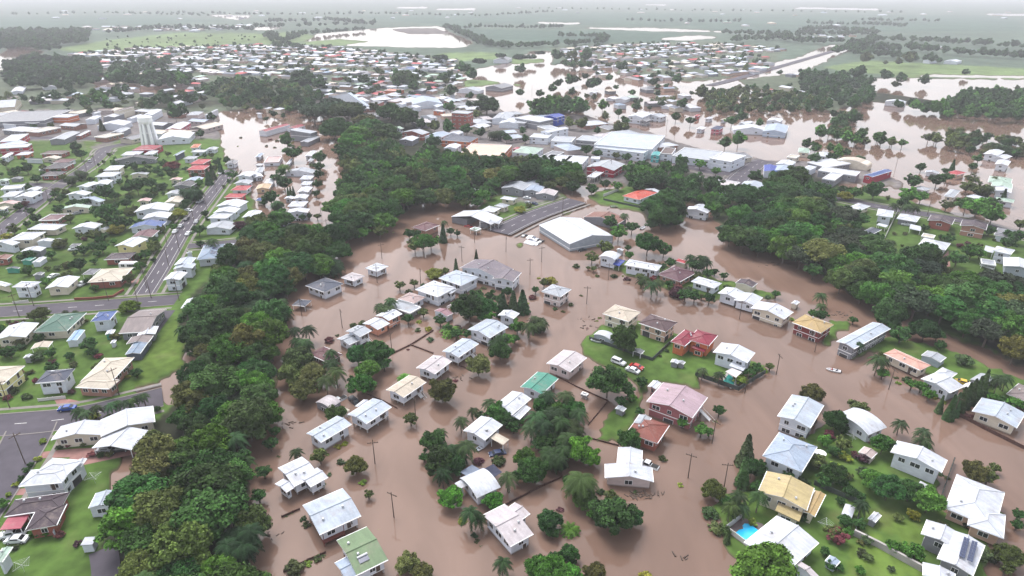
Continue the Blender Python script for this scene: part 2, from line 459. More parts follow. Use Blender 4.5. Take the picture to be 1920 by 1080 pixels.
# trees: X,Y,R,kind with X,Y the crown centre and R its half width, same units. kinds: b dark broadleaf, l light broadleaf, o olive,
# r umbrella, p palm, c coconut palm, n banana, k narrow conifer, s shrub, y yellow shrub, m maroon shrub
TREES = """
#31
110,90,60,b;480,180,65,o;745,250,75,o;635,220,35,s;300,140,45,p;795,370,32,y;845,470,36,o;615,97,30,y;667,78,26,y;545,315,25,s;290,1000,70,s;388,972,35,y;455,945,36,s;500,925,24,s;270,598,20,s;225,620,20,s;1140,980,80,o;1250,1040,72,o;1330,80,90,b;1480,60,90,p;1380,220,100,b;1480,240,84,b;1575,100,70,p;1260,190,42,b;1400,300,60,p;1460,490,85,l;1610,600,70,p;1680,640,50,p;1780,510,72,l;1890,330,60,p;1548,657,36,y;1640,765,30,s;1660,810,25,s;1690,850,18,s;1850,970,60,p;1820,205,50,s;1670,210,40,m;375,690,34,s;360,640,30,s;920,720,18,y;20,480,60,b;60,300,60,b;140,0,45,b;165,180,18,s;500,400,24,l
#32
260,60,80,b;400,110,70,b;200,90,60,b;560,400,60,b;480,440,60,b;1850,420,60,b;1600,520,50,b;1660,620,40,b;150,290,105,b;100,200,80,l;40,330,60,b;490,130,100,l;590,190,70,l;330,80,90,p;420,40,70,p;520,320,105,c;430,370,60,b;540,500,80,b;770,620,150,b;880,640,88,b;700,640,90,b;745,490,60,o;660,440,34,s;930,445,25,s;1135,190,34,s;280,660,85,b;310,760,50,b;435,690,75,n;360,572,30,m;430,910,68,b;320,940,52,b;300,1060,130,l;190,1010,90,l;430,1070,90,l;620,1060,80,o;1000,1075,50,y;1765,120,62,k;1800,290,70,b;1740,300,45,k;1850,260,60,b;1510,430,80,o;1640,580,55,p;1730,590,45,p;1700,500,60,p;1850,500,60,p;1490,600,60,s;1540,710,60,s;1600,760,40,s;1618,790,22,k;1900,1085,215,l;880,60,80,b;600,620,45,l;1720,410,25,s;1790,430,35,s;1000,480,16,m;1050,462,16,m;1110,440,14,m;1160,425,14,m;1260,392,26,y
#33
430,70,55,l;560,90,60,o;860,110,80,l;930,100,50,o;560,190,40,y;600,220,30,y;700,210,48,m;650,180,30,m;500,330,80,b;420,370,60,b;560,380,50,b;780,380,80,l;900,440,100,b;1060,460,85,b;1140,470,70,l;1200,540,95,l;620,450,60,b;690,490,45,b;545,520,40,b;580,670,60,b;690,690,50,b;970,640,40,o;1170,60,60,p;1175,110,40,l;1560,290,85,o;1650,340,65,o;1700,270,45,o;1880,620,50,b;1870,700,48,b;1680,940,50,s;1810,930,90,o;1780,1040,45,o;940,860,60,l;1030,880,50,l;1110,910,75,l;520,810,75,m;600,750,35,l;1480,700,40,s;1540,710,40,s;700,560,50,p;740,950,38,s;690,1040,40,l;1350,340,26,s;1300,310,24,s;260,650,40,b;470,1000,50,b;430,900,40,b;540,1020,36,b;690,840,26,s
#23
15,590,36,o;340,790,85,o;680,900,75,o;500,1010,80,b;560,1060,50,b;1000,1005,48,p;1170,1070,52,p;400,50,42,p;405,125,34,p;400,205,50,b;330,190,35,l;640,240,36,b;910,200,105,b;1000,350,78,b;1180,320,90,b;1270,350,60,b;1290,430,45,b;585,410,32,p;680,440,36,p;830,530,60,p;870,530,40,p;860,640,52,l;980,705,22,y;1040,680,35,s;960,665,20,s;1080,720,50,l;1150,740,50,l;1210,800,52,l;1250,810,30,y;1465,555,60,s;1300,865,26,k;1380,890,36,k;1420,865,34,k;1460,830,36,k;1500,800,36,k;1540,770,36,k;1580,750,36,k;1620,725,36,k;1690,820,50,l;1730,700,55,p;1790,690,45,p;1850,860,60,l;1760,850,45,b;1322,852,22,y;1500,950,36,m;1700,730,30,s;1910,880,40,l
#22
230,880,70,b;330,900,70,b;450,900,80,b;250,1040,60,b;400,1050,70,b;60,1000,40,b;720,700,138,b;840,400,92,b;320,860,80,p;270,800,60,p;400,800,60,p;440,980,80,p;500,930,60,p;360,1000,70,p;180,960,70,p;230,1020,70,p;140,1040,60,p;970,710,50,b;870,760,60,b;820,850,50,b;900,830,40,l;1555,920,52,b;1430,610,38,p;1560,640,40,p;1710,700,50,y;1780,640,50,b;1840,600,45,b;1890,610,30,y;200,190,60,p;130,280,50,p;40,290,60,l;20,380,40,b;1280,1010,50,l;1420,1065,60,l;1480,1080,40,l;960,930,40,b;325,148,22,s;440,120,22,s;520,50,15,s;385,170,18,s;1240,30,60,m;1300,45,60,b;1370,60,50,b;1480,75,48,b;1160,480,16,s;1110,520,12,s;635,240,14,y;660,220,16,y;565,295,14,m;45,705,12,m;72,695,12,m;80,90,50,k;1525,995,18,y;1405,990,16,m;10,1050,50,b
#21
960,90,60,p;1010,90,45,p;1140,230,45,b;730,272,28,s;790,257,28,s;605,350,19,s;552,385,36,m;320,350,70,p;390,300,50,p;360,400,50,p;290,310,45,p;100,380,135,l;310,540,110,o;270,640,90,o;420,640,90,o;350,760,90,o;560,560,60,p;600,620,60,p;520,680,60,p;560,480,45,p;760,500,75,b;910,490,100,b;960,570,60,b;835,620,85,l;790,720,90,l;720,690,40,b;870,745,36,o;1110,640,52,n;1395,775,90,o;1340,790,45,o;1160,980,60,o;1670,580,82,o;1830,470,76,b;1820,330,62,p;1600,150,110,b;1700,150,90,b;1640,70,70,b;1740,200,60,l;1460,280,75,n;1500,340,50,b;1380,240,50,b;1310,377,30,s;1210,310,25,s;1255,325,12,s;1750,850,48,p;1630,910,40,p;1540,985,48,p;1680,950,40,s;1800,940,80,b;1890,1000,60,b;1380,1070,45,p;590,940,72,b;1500,690,22,m;1580,345,40,b;1140,455,16,m;1880,390,60,l;1750,60,40,b;1850,110,50,k;1930,100,45,k;1440,300,40,b
#20
300,190,76,o;250,210,50,o;970,150,66,y;1020,640,45,b;960,680,20,y;670,420,66,b;520,510,40,b;690,480,46,b;830,900,42,p;880,880,38,p;590,940,46,p;640,955,44,p;720,920,44,p;940,880,40,p;985,865,38,p;1030,840,38,p;1078,825,36,p;710,975,40,y;110,780,36,s;195,690,22,s;240,640,22,s;70,480,60,b;150,420,50,s;290,530,48,s;30,490,40,b;1180,910,30,b;1350,800,50,p;200,825,30,s;60,835,30,m;870,370,40,s;150,700,24,s;1410,600,25,p;380,490,44,b;820,980,30,s;740,520,28,m;540,790,26,m;490,190,20,p;565,190,20,p;230,830,20,s;160,640,22,m
#30
125,405,26,y;200,290,30,b;160,350,26,b;232,250,26,b;290,215,26,y;580,355,24,y;72,482,22,y;20,540,50,l;445,790,36,m;580,850,30,m;230,775,30,l;290,770,30,l;350,765,30,l;110,885,30,s;450,125,26,s;520,112,22,m;625,108,24,s;690,180,30,m;150,375,20,b;1110,370,55,p;1690,300,85,c;1120,520,62,p;1180,560,50,p;980,750,60,p;1050,690,55,p;1110,760,50,p;1830,200,60,p;1500,560,50,p;330,80,26,y;760,185,30,s;830,180,30,s
#12
860,100,40,b;780,88,32,o;560,40,50,b;640,70,44,b;1270,130,50,b;1410,150,46,l;1530,200,42,l;1830,240,62,b;600,340,46,b;790,315,42,l;700,300,40,b;845,530,30,p;740,580,60,b;800,660,70,l;900,620,60,b;1050,600,50,b;700,780,58,o;600,850,52,o;570,930,18,o;612,935,26,o;870,780,30,b;880,835,34,l;1020,750,88,b;1140,790,62,b;990,1010,45,p;1050,1050,50,p;1100,1030,40,p;1130,920,40,b;1190,890,46,b;1360,900,60,b;1420,840,50,p;1475,880,30,p;1340,860,36,p;1470,970,48,b;1520,960,30,b;1590,990,34,b;290,1020,46,y;240,1040,40,o;1530,540,36,s;940,430,26,s;1620,510,24,l;60,500,40,y;130,470,26,s;1140,440,80,b;1060,490,90,b;1200,490,90,b;1120,550,90,b;1250,520,60,b;1230,570,60,b;200,1000,16,y;1170,150,30,l
#11
1250,740,75,l;1190,760,60,o;1310,730,60,l;1150,670,48,b;1200,680,40,b;1402,660,28,k;1410,580,24,p;1460,655,34,b;1510,670,26,b;1340,965,60,y;1420,955,36,o;1652,830,16,k;1790,880,28,p;205,150,40,c;150,250,50,b;210,290,60,b;480,100,56,b;470,170,45,b;300,210,28,m;470,230,40,b;460,300,40,b;450,370,35,b;110,400,60,b;30,560,50,b;150,400,40,p;270,60,70,b;190,210,40,b;60,440,30,b;260,360,16,k;240,360,14,k;280,355,14,k;1030,660,10,y;610,930,20,l;400,540,26,b;350,550,30,b;1350,700,30,m;1500,930,26,k
#10
1020,300,86,b;960,330,50,b;780,355,72,b;850,390,45,b;780,510,88,b;850,590,70,b;930,590,60,b;870,655,54,y;700,680,60,o;760,770,60,b;690,770,40,b;590,900,62,b;640,430,40,b;430,490,46,b;100,640,46,o;1340,530,52,y;1300,560,40,o;1490,640,56,b;1400,330,46,p;1450,340,50,p;1740,230,46,b;1590,740,40,p;560,20,50,b;600,70,56,b;200,180,50,b;120,200,42,b;270,260,40,b;380,830,42,b;220,840,46,b;160,850,36,b;1130,290,50,b;1180,200,40,b;1290,170,50,m;1230,150,40,b;1060,200,44,b;940,440,46,b;980,520,40,s;1500,750,32,b;1800,620,50,m;1400,440,40,b;1380,470,34,b;1200,640,38,o;1150,760,48,o;450,760,50,s;620,800,42,b;735,825,30,b;1030,840,26,b;600,190,34,p;520,230,36,p;470,250,30,o;560,440,36,b;1120,400,40,b;920,860,20,s;1900,600,40,b;1740,480,30,y;1560,250,26,k;1590,210,24,k;1650,170,20,k;1700,110,22,o;50,700,36,y;640,720,24,m;850,730,30,l;30,530,30,b;140,470,34,b;190,460,30,m;1210,330,40,s;1040,860,30,s;820,80,22,o;500,920,40,s;430,940,30,s;1180,780,30,o;1700,820,30,b
#13
800,345,76,b;1060,380,80,l;1150,390,60,l;1020,440,50,b;1090,280,60,b;1150,175,36,b;1270,270,60,b;1340,245,46,b;1330,200,30,b;1540,165,46,b;1490,320,50,o;1560,330,70,o;1530,260,50,o;1490,450,80,l;1570,480,90,l;1690,520,90,l;1620,440,60,l;1340,460,50,o;650,360,60,l;580,400,50,y;560,340,40,b;600,530,80,b;690,560,80,b;640,620,60,b;420,570,60,o;370,620,50,o;910,750,40,p;1040,480,36,p;1100,490,34,p;950,470,34,p;1210,780,70,b;1130,870,100,b;1230,900,90,b;1420,860,70,b;1530,800,76,l;1590,820,50,l;1860,690,70,b;1800,740,60,b;1660,650,46,b;1170,630,30,b;1350,710,42,b;1300,700,26,b;1388,160,22,k;1700,440,40,b;1580,110,40,b;900,405,20,o;1640,300,50,p;1740,230,40,p;480,100,42,b;350,110,50,b;60,240,60,b;740,700,40,b;830,700,40,b;1900,600,50,o;1380,680,20,s;690,70,36,p;950,850,30,b;1770,390,26,k
#00
1310,850,86,b;1580,880,46,b;870,690,60,b;900,600,90,b;980,600,60,b;760,940,20,k;1360,600,60,l;1250,600,80,b;1150,570,60,b;250,950,30,b;380,940,30,o;1240,740,60,b;1120,780,60,b;1500,1000,40,b;1430,740,60,b;1180,740,60,b;670,840,30,b;740,740,80,l;640,770,60,b;420,720,50,b;520,660,40,b
#01
1000,840,90,b;1110,880,90,b;590,960,110,b;860,960,110,b;970,1000,100,b;760,1020,100,l;820,920,90,o;720,1060,90,l;430,830,95,r;560,810,90,r;680,830,110,r;770,860,70,r;1730,790,90,b;1460,800,52,b;75,890,26,b;130,850,36,b;205,870,26,b;1240,930,50,b;1340,940,60,o;1440,950,60,b;1580,970,50,b;1680,990,50,b;1790,980,40,p;1840,980,40,p;1880,1030,50,b;1330,1060,60,b;230,1050,60,b;680,590,36,o;1120,590,110,b;1180,640,60,b;1060,580,60,b;910,650,40,o;800,600,60,b;1380,420,60,r;1680,450,60,r;1550,520,60,b;1620,560,60,b;1840,410,50,r;20,700,80,b;250,740,90,b;350,600,90,b;480,640,70,b;470,720,50,b;880,800,50,o;1420,580,60,b;1460,680,60,b;1700,700,36,p
#02
60,690,45,b;205,700,42,b;300,660,44,b;345,620,42,b;430,600,50,b;470,590,50,o;550,570,36,b;590,630,60,b;640,610,50,b;450,690,40,b;200,800,80,l;290,780,80,l;400,750,60,b;420,810,70,b;520,800,70,b;560,720,30,o;615,730,30,o;680,790,50,l;700,870,40,o;800,840,40,b;850,900,44,b;940,800,40,b;930,760,30,b;1035,810,22,b;1230,870,48,b;1340,900,50,b;1280,780,44,b;1420,690,60,o;820,500,50,b;730,580,40,b;340,430,60,b;450,430,60,o;560,430,60,b;60,420,60,r;140,420,50,r;210,390,42,r;70,520,50,b;800,950,60,o;520,920,60,o;430,920,50,o;80,980,36,b;100,1040,40,b;640,980,36,b;850,950,50,o;1700,1040,70,l;1600,1070,60,b;1650,900,60,b;1720,870,50,b;1860,920,40,b;1090,750,30,o;1140,750,30,o;1050,760,24,o;1190,740,20,o;1060,610,50,b;1240,590,50,b
#03
650,770,60,b;740,740,60,b;640,880,60,b;560,870,40,b;1180,600,46,b;1480,540,36,b;1870,660,26,o;430,540,30,b;560,550,36,b;300,540,46,b;890,570,60,b;1000,590,60,b;670,560,70,b;960,630,40,o;880,470,22,o;980,460,36,o;1060,450,60,o;730,450,60,o;100,690,20,b
"""
POLES = """
#10
210,560;375,455;612,285;725,190;1348,805;1268,925;1555,500;1458,590;1625,360;1100,1078;20,690;1250,740;1755,190;650,200
#20
145,215;255,135;815,95;1135,75;1345,95;1047,160;895,805;75,900
#30
190,238
#21
345,210;648,300;1020,480;1198,990
#31
893,238;1035,640
#32
1320,345;1590,415;1500,85
#22
560,120;135,370;1705,235;1745,790
#23
350,480;905,760;62,650;1382,980
#12
222,885;722,1020;135,980;380,530;595,270;740,220
#11
945,860;1640,740;1265,860;490,540;535,670;1235,1060;910,1040;1875,810;1545,880
#13
790,400;1195,530;960,170
#02
625,950;1020,990;1160,960;1220,1020;150,690
#01
1860,950
#03
635,850;710,750
"""
# vehicles: X,Y of the nose, X,Y of the tail | colour | kind | label
CARS = """
#22
843,570 755,535|white|suv|white estate wagon with roof rack on the lawn, farther from the red car
972,602 895,575|red|car|red car parked on the lawn beside a white one
865,598 948,630|white|car|white saloon on the lawn touching the red car
#32
978,200 1080,240|white|ute|white utility truck in water beside the T shaped house
#20
455,905 552,895|blue|car|bright blue car on the grey road by palms
#30
25,775 165,745|white|ute|white pickup under the rose red carport
75,805 175,800|white|car|white hatchback parked outside the rose red carport
755,130 830,125|silver|car|silver car under the long angled white house roof
870,130 930,120|charcoal|car|charcoal car under the long angled white house roof
#21
582,835 650,802|white|ute|white utility half sunk behind the curved garage
760,850 712,810|charcoal|suv|charcoal jeep half sunk near the curved garage
#31
1770,140 1852,125|navy|car|navy hatchback half sunk under the cream patio roof
#23
1482,745 1545,725|white|car|white hatchback outside the rounded grey carport shed
1490,712 1440,700|yellow|car|small yellow car outside the rounded grey carport shed
#12
78,680 110,665|charcoal|car|charcoal car, leftmost of the flooded car group
112,695 150,672|white|car|white car in the upper row of the flooded car group
130,692 165,675|white|car|second white car in the upper row of the flooded car group
150,705 185,690|navy|car|navy car in the middle of the flooded car group
170,712 205,695|silver|car|silver car in the middle of the flooded car group
205,725 232,708|charcoal|car|charcoal car, rightmost of the flooded car group
100,728 135,708|white|car|white car at the grassy end of the flooded car group
125,735 160,715|white|car|white car, second in the lower row of the flooded car group
150,740 180,722|white|car|white car, third in the lower row of the flooded car group
175,742 208,722|white|car|white car, fourth in the lower row of the flooded car group
90,400 135,405|white|car|white car outside the blue grey workshop
110,435 140,445|silver|car|silver car parked below the blue grey workshop
150,440 185,450|navy|car|navy car parked below the blue grey workshop
510,785 550,775|charcoal|car|charcoal car against the big white warehouse front
#11
1490,570 1530,580|white|car|white car under the open sided shed
1540,580 1575,590|blue|car|blue car under the open sided shed
1575,600 1610,605|red|car|red car at the right end of the open sided shed
#10
1395,685 1430,655|white|car|white car at the corner of the side road
1300,670 1325,640|white|car|white car parked kerbside, nearest on the long street
1340,630 1370,600|silver|car|silver car parked kerbside, second on the long street
1380,575 1415,548|charcoal|car|charcoal car parked kerbside, third on the long street
1480,440 1510,420|silver|car|silver car parked kerbside, fourth on the long street
1390,490 1440,500|white|car|white van backed beside the long street verge
1645,225 1665,210|white|car|white car parked kerbside near the flooded road end
370,1000 430,975|white|car|white saloon alone on the green back lawn
540,525 605,512|silver|car|silver saloon beside the dark red flat roofed house
595,1060 650,1030|white|ute|white utility beside the cream roofed brick house
530,790 590,785|white|ute|white utility beside the grey shelter on the grass
660,110 685,145|white|ute|white utility on the road near the bend
255,415 300,400|white|car|white car before the white gabled houses on the left
300,195 345,190|white|car|white car beside charcoal roofed houses
1465,590 1480,570|silver|car|silver car across from the kerbside cars
#13
1010,598 1065,605|white|car|white car beside the white hipped carport on the lawn
1600,905 1690,935|white|ute|white flatbed truck under the grey edge carport
1280,820 1290,850|silver|car|silver car in front of the white house with striped pergola
#33
"""
# ---------------------------------------------------------------- helpers
ct, st_ = math.cos(TILT), math.sin(TILT)
def ray(px, py):
    dx = (px - 960) / FOCAL; dy = -(py - 540) / FOCAL
    return dx, ct + dy * st_, -st_ + dy * ct
def at(px, py, z=0.0):                      # where the sight line through a picture point meets height z
    x, y, d = ray(px, py)
    t = (z - CAM_H) / d
    return np.array([x * t, y * t, z])
def depth_of(p):
    return p[1] * ct - (p[2] - CAM_H) * st_
def pix(p):
    v = p[2] - CAM_H; dep = p[1] * ct - v * st_; up = p[1] * st_ + v * ct
    return 960 + FOCAL * p[0] / dep, 540 - FOCAL * up / dep
def srgb(*c):
    return tuple(.88 * ((x / 255) / 12.92 if x / 255 <= 0.04045 else .88 * ((x / 255 + 0.055) / 1.055) ** 2.4) for x in c)
COL = {k: srgb(*v) for k, v in dict(
    white=(204, 208, 218), rosywhite=(196, 188, 192), lgrey=(172, 177, 186), grey=(126, 127, 134), lbluegrey=(182, 192, 206),
    lblue=(166, 180, 200), bluegrey=(132, 150, 172), skyblue=(150, 180, 215), blue=(72, 96, 152), royal=(40, 66, 160), navy=(52, 62, 98),
    navygrey=(66, 72, 92), slate=(82, 88, 104), charcoal=(62, 58, 66), plum=(70, 56, 66), plumbrown=(84, 62, 66), mauve=(116, 106, 116),
    maroon=(98, 56, 64), wine=(88, 50, 62), brown=(92, 72, 68), rust=(130, 84, 72), rustwhite=(180, 158, 156), red=(178, 62, 70),
    orangered=(196, 78, 60), crimson=(150, 44, 60), crimsond=(134, 34, 58), rose=(176, 88, 104), rosemauve=(176, 152, 162),
    rosewall=(150, 92, 96), rosy=(206, 170, 168), rosypale=(200, 184, 182), peach=(220, 190, 172), salmonroof=(212, 164, 150), salmon=(206, 142, 116),
    cream=(204, 194, 178), beige=(196, 184, 168), tan=(196, 170, 136), tanroof=(182, 156, 108), straw=(192, 174, 128), tanwall=(190, 158, 140),
    taupe=(134, 122, 122), green=(74, 112, 98), teal=(70, 142, 124), aqua=(60, 160, 160), moss=(116, 138, 104), lgreen=(168, 190, 176),
    yellow=(216, 206, 150), orange=(190, 108, 72), brick=(142, 82, 70), brickpale=(158, 118, 104), brickroof=(130, 72, 62), darkred=(116, 48, 48),
    steel=(150, 158, 168), maroonwhite=(150, 110, 120), silver=(170, 174, 180)).items()}
WORD = dict(lgrey='pale grey', lbluegrey='pale blue', lblue='light blue', bluegrey='blue grey', lgreen='pale green', rosywhite='off white',
    rustwhite='rusty white', navygrey='navy', plumbrown='plum', orangered='orange red', crimsond='crimson', rosemauve='rose', rosy='pinkish',
    rosypale='rosy', salmonroof='salmon', tanroof='mustard', maroonwhite='maroon', rose='rose red', royal='royal blue', taupe='taupe')

def mesh(name, v, f, mats=(), midx=None, smooth=False):
    m = bpy.data.meshes.new(name); m.from_pydata([tuple(p) for p in v], [], f)
    for a in mats: m.materials.append(a)
    if midx is not None: m.polygons.foreach_set('material_index', midx)
    if smooth: m.polygons.foreach_set('use_smooth', [True] * len(m.polygons))
    m.update(); return m
def quads(name, V, n, mats=(), midx=None):            # V: (4n,3) array of loose quads
    m = bpy.data.meshes.new(name); m.vertices.add(4 * n); m.vertices.foreach_set('co', V.reshape(-1).astype(np.float32))
    m.loops.add(4 * n); m.loops.foreach_set('vertex_index', np.arange(4 * n, dtype=np.int32))
    m.polygons.add(n); m.polygons.foreach_set('loop_start', np.arange(0, 4 * n, 4, dtype=np.int32)); m.polygons.foreach_set('loop_total', np.full(n, 4, np.int32))
    for a in mats: m.materials.append(a)
    if midx is not None: m.polygons.foreach_set('material_index', np.asarray(midx, np.int32))
    m.update(); m.validate(); return m
def ob(name, m, parent=None, loc=None, rz=None, col=None, scale=None):
    o = bpy.data.objects.new(name, m); S.collection.objects.link(o)
    if parent is not None: o.parent = parent
    if loc is not None: o.location = [float(q) for q in loc]
    if rz is not None: o.rotation_euler = (0, 0, float(rz))
    if scale is not None: o.scale = [float(q) for q in scale] if hasattr(scale, '__len__') else (float(scale),) * 3
    if col is not None: o.color = (*[float(q) for q in col[:3]], 1)
    return o
def tag(o, label=None, cat=None, group=None, kind=None):
    if label: o['label'] = label
    if cat: o['category'] = cat
    if group: o['group'] = group
    if kind: o['kind'] = kind
    return o
class MB:                                              # collects boxes and prisms into one mesh
    def __init__(s): s.v = []; s.f = []; s.m = []
    def add(s, v, f, m=0):
        b = len(s.v); s.v += [tuple(map(float, p)) for p in v]; s.f += [tuple(b + i for i in q) for q in f]; s.m += [m] * len(f)
    def box(s, x0, y0, z0, x1, y1, z1, m=0):
        s.add([(x0, y0, z0), (x1, y0, z0), (x1, y1, z0), (x0, y1, z0), (x0, y0, z1), (x1, y0, z1), (x1, y1, z1), (x0, y1, z1)],
              [(0, 3, 2, 1), (4, 5, 6, 7), (0, 1, 5, 4), (1, 2, 6, 5), (2, 3, 7, 6), (3, 0, 4, 7)], m)
    def tube(s, p, q, r0, r1, n=6, m=0):
        p, q = Vector(p), Vector(q); d = (q - p).normalized(); a = d.orthogonal().normalized(); b = d.cross(a)
        v = []
        for c, r in ((p, r0), (q, r1)):
            for i in range(n):
                t = 2 * math.pi * i / n; v.append(c + (a * math.cos(t) + b * math.sin(t)) * r)
        f = [(i, (i + 1) % n, n + (i + 1) % n, n + i) for i in range(n)] + [tuple(range(n))[::-1], tuple(range(n, 2 * n))]
        s.add(v, f, m)
    def build(s, name, mats): return mesh(name, s.v, s.f, mats, s.m)

# ---------------------------------------------------------------- materials
def mat(name, base=None, rough=0.8, obcol=False, noise=None, metal=0.0, spec=0.3):
    m = bpy.data.materials.new(name); m.use_nodes = True; t = m.node_tree; p = t.nodes['Principled BSDF']
    p.inputs['Roughness'].default_value = rough; p.inputs['Metallic'].default_value = metal
    p.inputs['Specular IOR Level'].default_value = spec
    if obcol:
        oi = t.nodes.new('ShaderNodeObjectInfo'); src = oi.outputs['Color']
    else:
        rgb = t.nodes.new('ShaderNodeRGB'); rgb.outputs[0].default_value = (*base, 1); src = rgb.outputs[0]
    if noise:
        for sc, lo, hi, stretch in noise:
            tc = t.nodes.new('ShaderNodeTexCoord'); mp = t.nodes.new('ShaderNodeMapping'); mp.inputs['Scale'].default_value = stretch
            ns = t.nodes.new('ShaderNodeTexNoise'); ns.inputs['Scale'].default_value = sc; ns.inputs['Detail'].default_value = 4
            oi2 = t.nodes.new('ShaderNodeObjectInfo'); ad = t.nodes.new('ShaderNodeVectorMath'); ad.operation = 'ADD'
            t.links.new(tc.outputs['Object'], mp.inputs[0]); t.links.new(mp.outputs[0], ad.inputs[0])
            mu = t.nodes.new('ShaderNodeMath'); mu.operation = 'MULTIPLY'; mu.inputs[1].default_value = 50
            t.links.new(oi2.outputs['Random'], mu.inputs[0]); t.links.new(mu.outputs[0], ad.inputs[1])
            t.links.new(ad.outputs[0], ns.inputs['Vector'])
            mr = t.nodes.new('ShaderNodeMapRange'); mr.inputs['From Min'].default_value = 0.3; mr.inputs['From Max'].default_value = 0.7
            mr.inputs['To Min'].default_value = lo; mr.inputs['To Max'].default_value = hi; t.links.new(ns.outputs['Fac'], mr.inputs[0])
            vm = t.nodes.new('ShaderNodeVectorMath'); vm.operation = 'SCALE'
            t.links.new(src, vm.inputs[0]); t.links.new(mr.outputs[0], vm.inputs['Scale']); src = vm.outputs[0]
    t.links.new(src, p.inputs['Base Color'])
    m['src'] = 1
    return m
def bump(m, scale, dist, strength=0.5, stretch=(1, 1, 1), tex='noise'):
    t = m.node_tree; p = t.nodes['Principled BSDF']; tc = t.nodes.new('ShaderNodeTexCoord'); mp = t.nodes.new('ShaderNodeMapping')
    mp.inputs['Scale'].default_value = stretch; t.links.new(tc.outputs['Object'], mp.inputs[0])
    n = t.nodes.new('ShaderNodeTexNoise' if tex == 'noise' else 'ShaderNodeTexWave'); n.inputs['Scale'].default_value = scale
    t.links.new(mp.outputs[0], n.inputs['Vector']); b = t.nodes.new('ShaderNodeBump'); b.inputs['Distance'].default_value = dist
    b.inputs['Strength'].default_value = strength; t.links.new(n.outputs['Fac'], b.inputs['Height']); t.links.new(b.outputs[0], p.inputs['Normal'])
M_ROOF = mat('painted_steel_roof', rough=0.5, obcol=True, noise=[(0.9, 0.80, 1.07, (1.6, 0.18, 1)), (0.25, 0.84, 1.06, (1, 1, 1)), (2.2, 0.9, 1.04, (1, 1, 1))])
bump(M_ROOF, 2.6, 0.04, 0.6, (1, 0.0, 0.0), 'wave')
M_WALL = mat('painted_boards', rough=0.8, obcol=True, noise=[(0.5, 0.85, 1.05, (1, 1, 2.5))])
bump(M_WALL, 3.2, 0.02, 0.5, (0, 0, 1), 'wave')
_t = M_WALL.node_tree; _p = _t.nodes['Principled BSDF']; _l = _p.inputs['Base Color'].links[0].from_socket; _g = _t.nodes.new('ShaderNodeNewGeometry'); _s = _t.nodes.new('ShaderNodeSeparateXYZ'); _t.links.new(_g.outputs['Position'], _s.inputs[0])
_r = _t.nodes.new('ShaderNodeMapRange'); _r.inputs['From Min'].default_value = .18; _r.inputs['From Max'].default_value = .45; _r.inputs['To Min'].default_value = .75; _r.inputs['To Max'].default_value = 0; _t.links.new(_s.outputs[2], _r.inputs[0])
_m = _t.nodes.new('ShaderNodeMix'); _m.data_type = 'RGBA'; _m.inputs[7].default_value = (.16, .11, .085, 1); _t.links.new(_r.outputs[0], _m.inputs[0]); _t.links.new(_l, _m.inputs[6]); _t.links.new(_m.outputs[2], _p.inputs['Base Color'])
M_TRIM = mat('white_trim', (.78, .78, .79), 0.6)
M_GLASS = mat('window_glass', (0.025, 0.03, 0.035), 0.12, spec=0.6)
M_DARK = mat('painted_opening_shade', (0.05, 0.047, 0.05), 0.9)  # shade inside open garages, put into the colour
M_WOOD = mat('weathered_timber', (0.085, 0.06, 0.048), 0.85, noise=[(1.5, 0.7, 1.2, (1, 1, .3))])
M_DECK = mat('red_stained_deck', srgb(112, 58, 50), 0.7, noise=[(2, 0.8, 1.15, (4, 1, 1))])
M_SOLAR = mat('solar_panel', (0.03, 0.04, 0.085), 0.2, spec=0.6)
M_CONC = mat('concrete', (0.32, 0.30, 0.29), 0.85, noise=[(0.6, 0.8, 1.1, (1, 1, 1))])
M_METAL = mat('galvanised_metal', (0.45, 0.46, 0.48), 0.45, metal=0.3)
M_PAINT = mat('car_paint', rough=0.25, obcol=True, spec=0.6)
M_RUB = mat('black_rubber', (0.02, 0.02, 0.02), 0.8)
M_LAMP = mat('lamp_lens', (0.6, 0.35, 0.3), 0.2)
M_BARK = mat('bark', (0.11, 0.085, 0.07), 0.9, noise=[(2, 0.7, 1.2, (1, 1, .3))])
M_ASPH = mat('asphalt', srgb(78, 73, 82), 0.85, noise=[(0.35, 0.85, 1.1, (1, 1, 1)), (0.05, 0.85, 1.12, (1, 1, 1))])
M_PAVE = mat('kerb_concrete', srgb(132, 126, 122), 0.85, noise=[(0.5, 0.85, 1.1, (1, 1, 1))])
M_MARK = mat('road_paint', srgb(215, 213, 210), 0.6, noise=[(1.2, 0.7, 1.05, (1, 1, 1))])

def leaf_mat(name, lo=0.55, hi=1.5):
    m = bpy.data.materials.new(name); m.use_nodes = True; t = m.node_tree; p = t.nodes['Principled BSDF']
    p.inputs['Roughness'].default_value = 0.65; p.inputs['Specular IOR Level'].default_value = 0.08
    oi = t.nodes.new('ShaderNodeObjectInfo'); at_ = t.nodes.new('ShaderNodeAttribute'); at_.attribute_name = 'tone'
    vm = t.nodes.new('ShaderNodeVectorMath'); vm.operation = 'SCALE'
    t.links.new(oi.outputs['Color'], vm.inputs[0]); t.links.new(at_.outputs['Fac'], vm.inputs['Scale'])
    t.links.new(vm.outputs[0], p.inputs['Base Color'])
    return m
M_LEAF = leaf_mat('leaves')
M_LEAFCOL = bpy.data.materials.new('mixed_leaves'); M_LEAFCOL.use_nodes = True
_t = M_LEAFCOL.node_tree; _a = _t.nodes.new('ShaderNodeAttribute'); _a.attribute_name = 'land'
_t.links.new(_a.outputs['Color'], _t.nodes['Principled BSDF'].inputs['Base Color']); _t.nodes['Principled BSDF'].inputs['Roughness'].default_value = 0.8
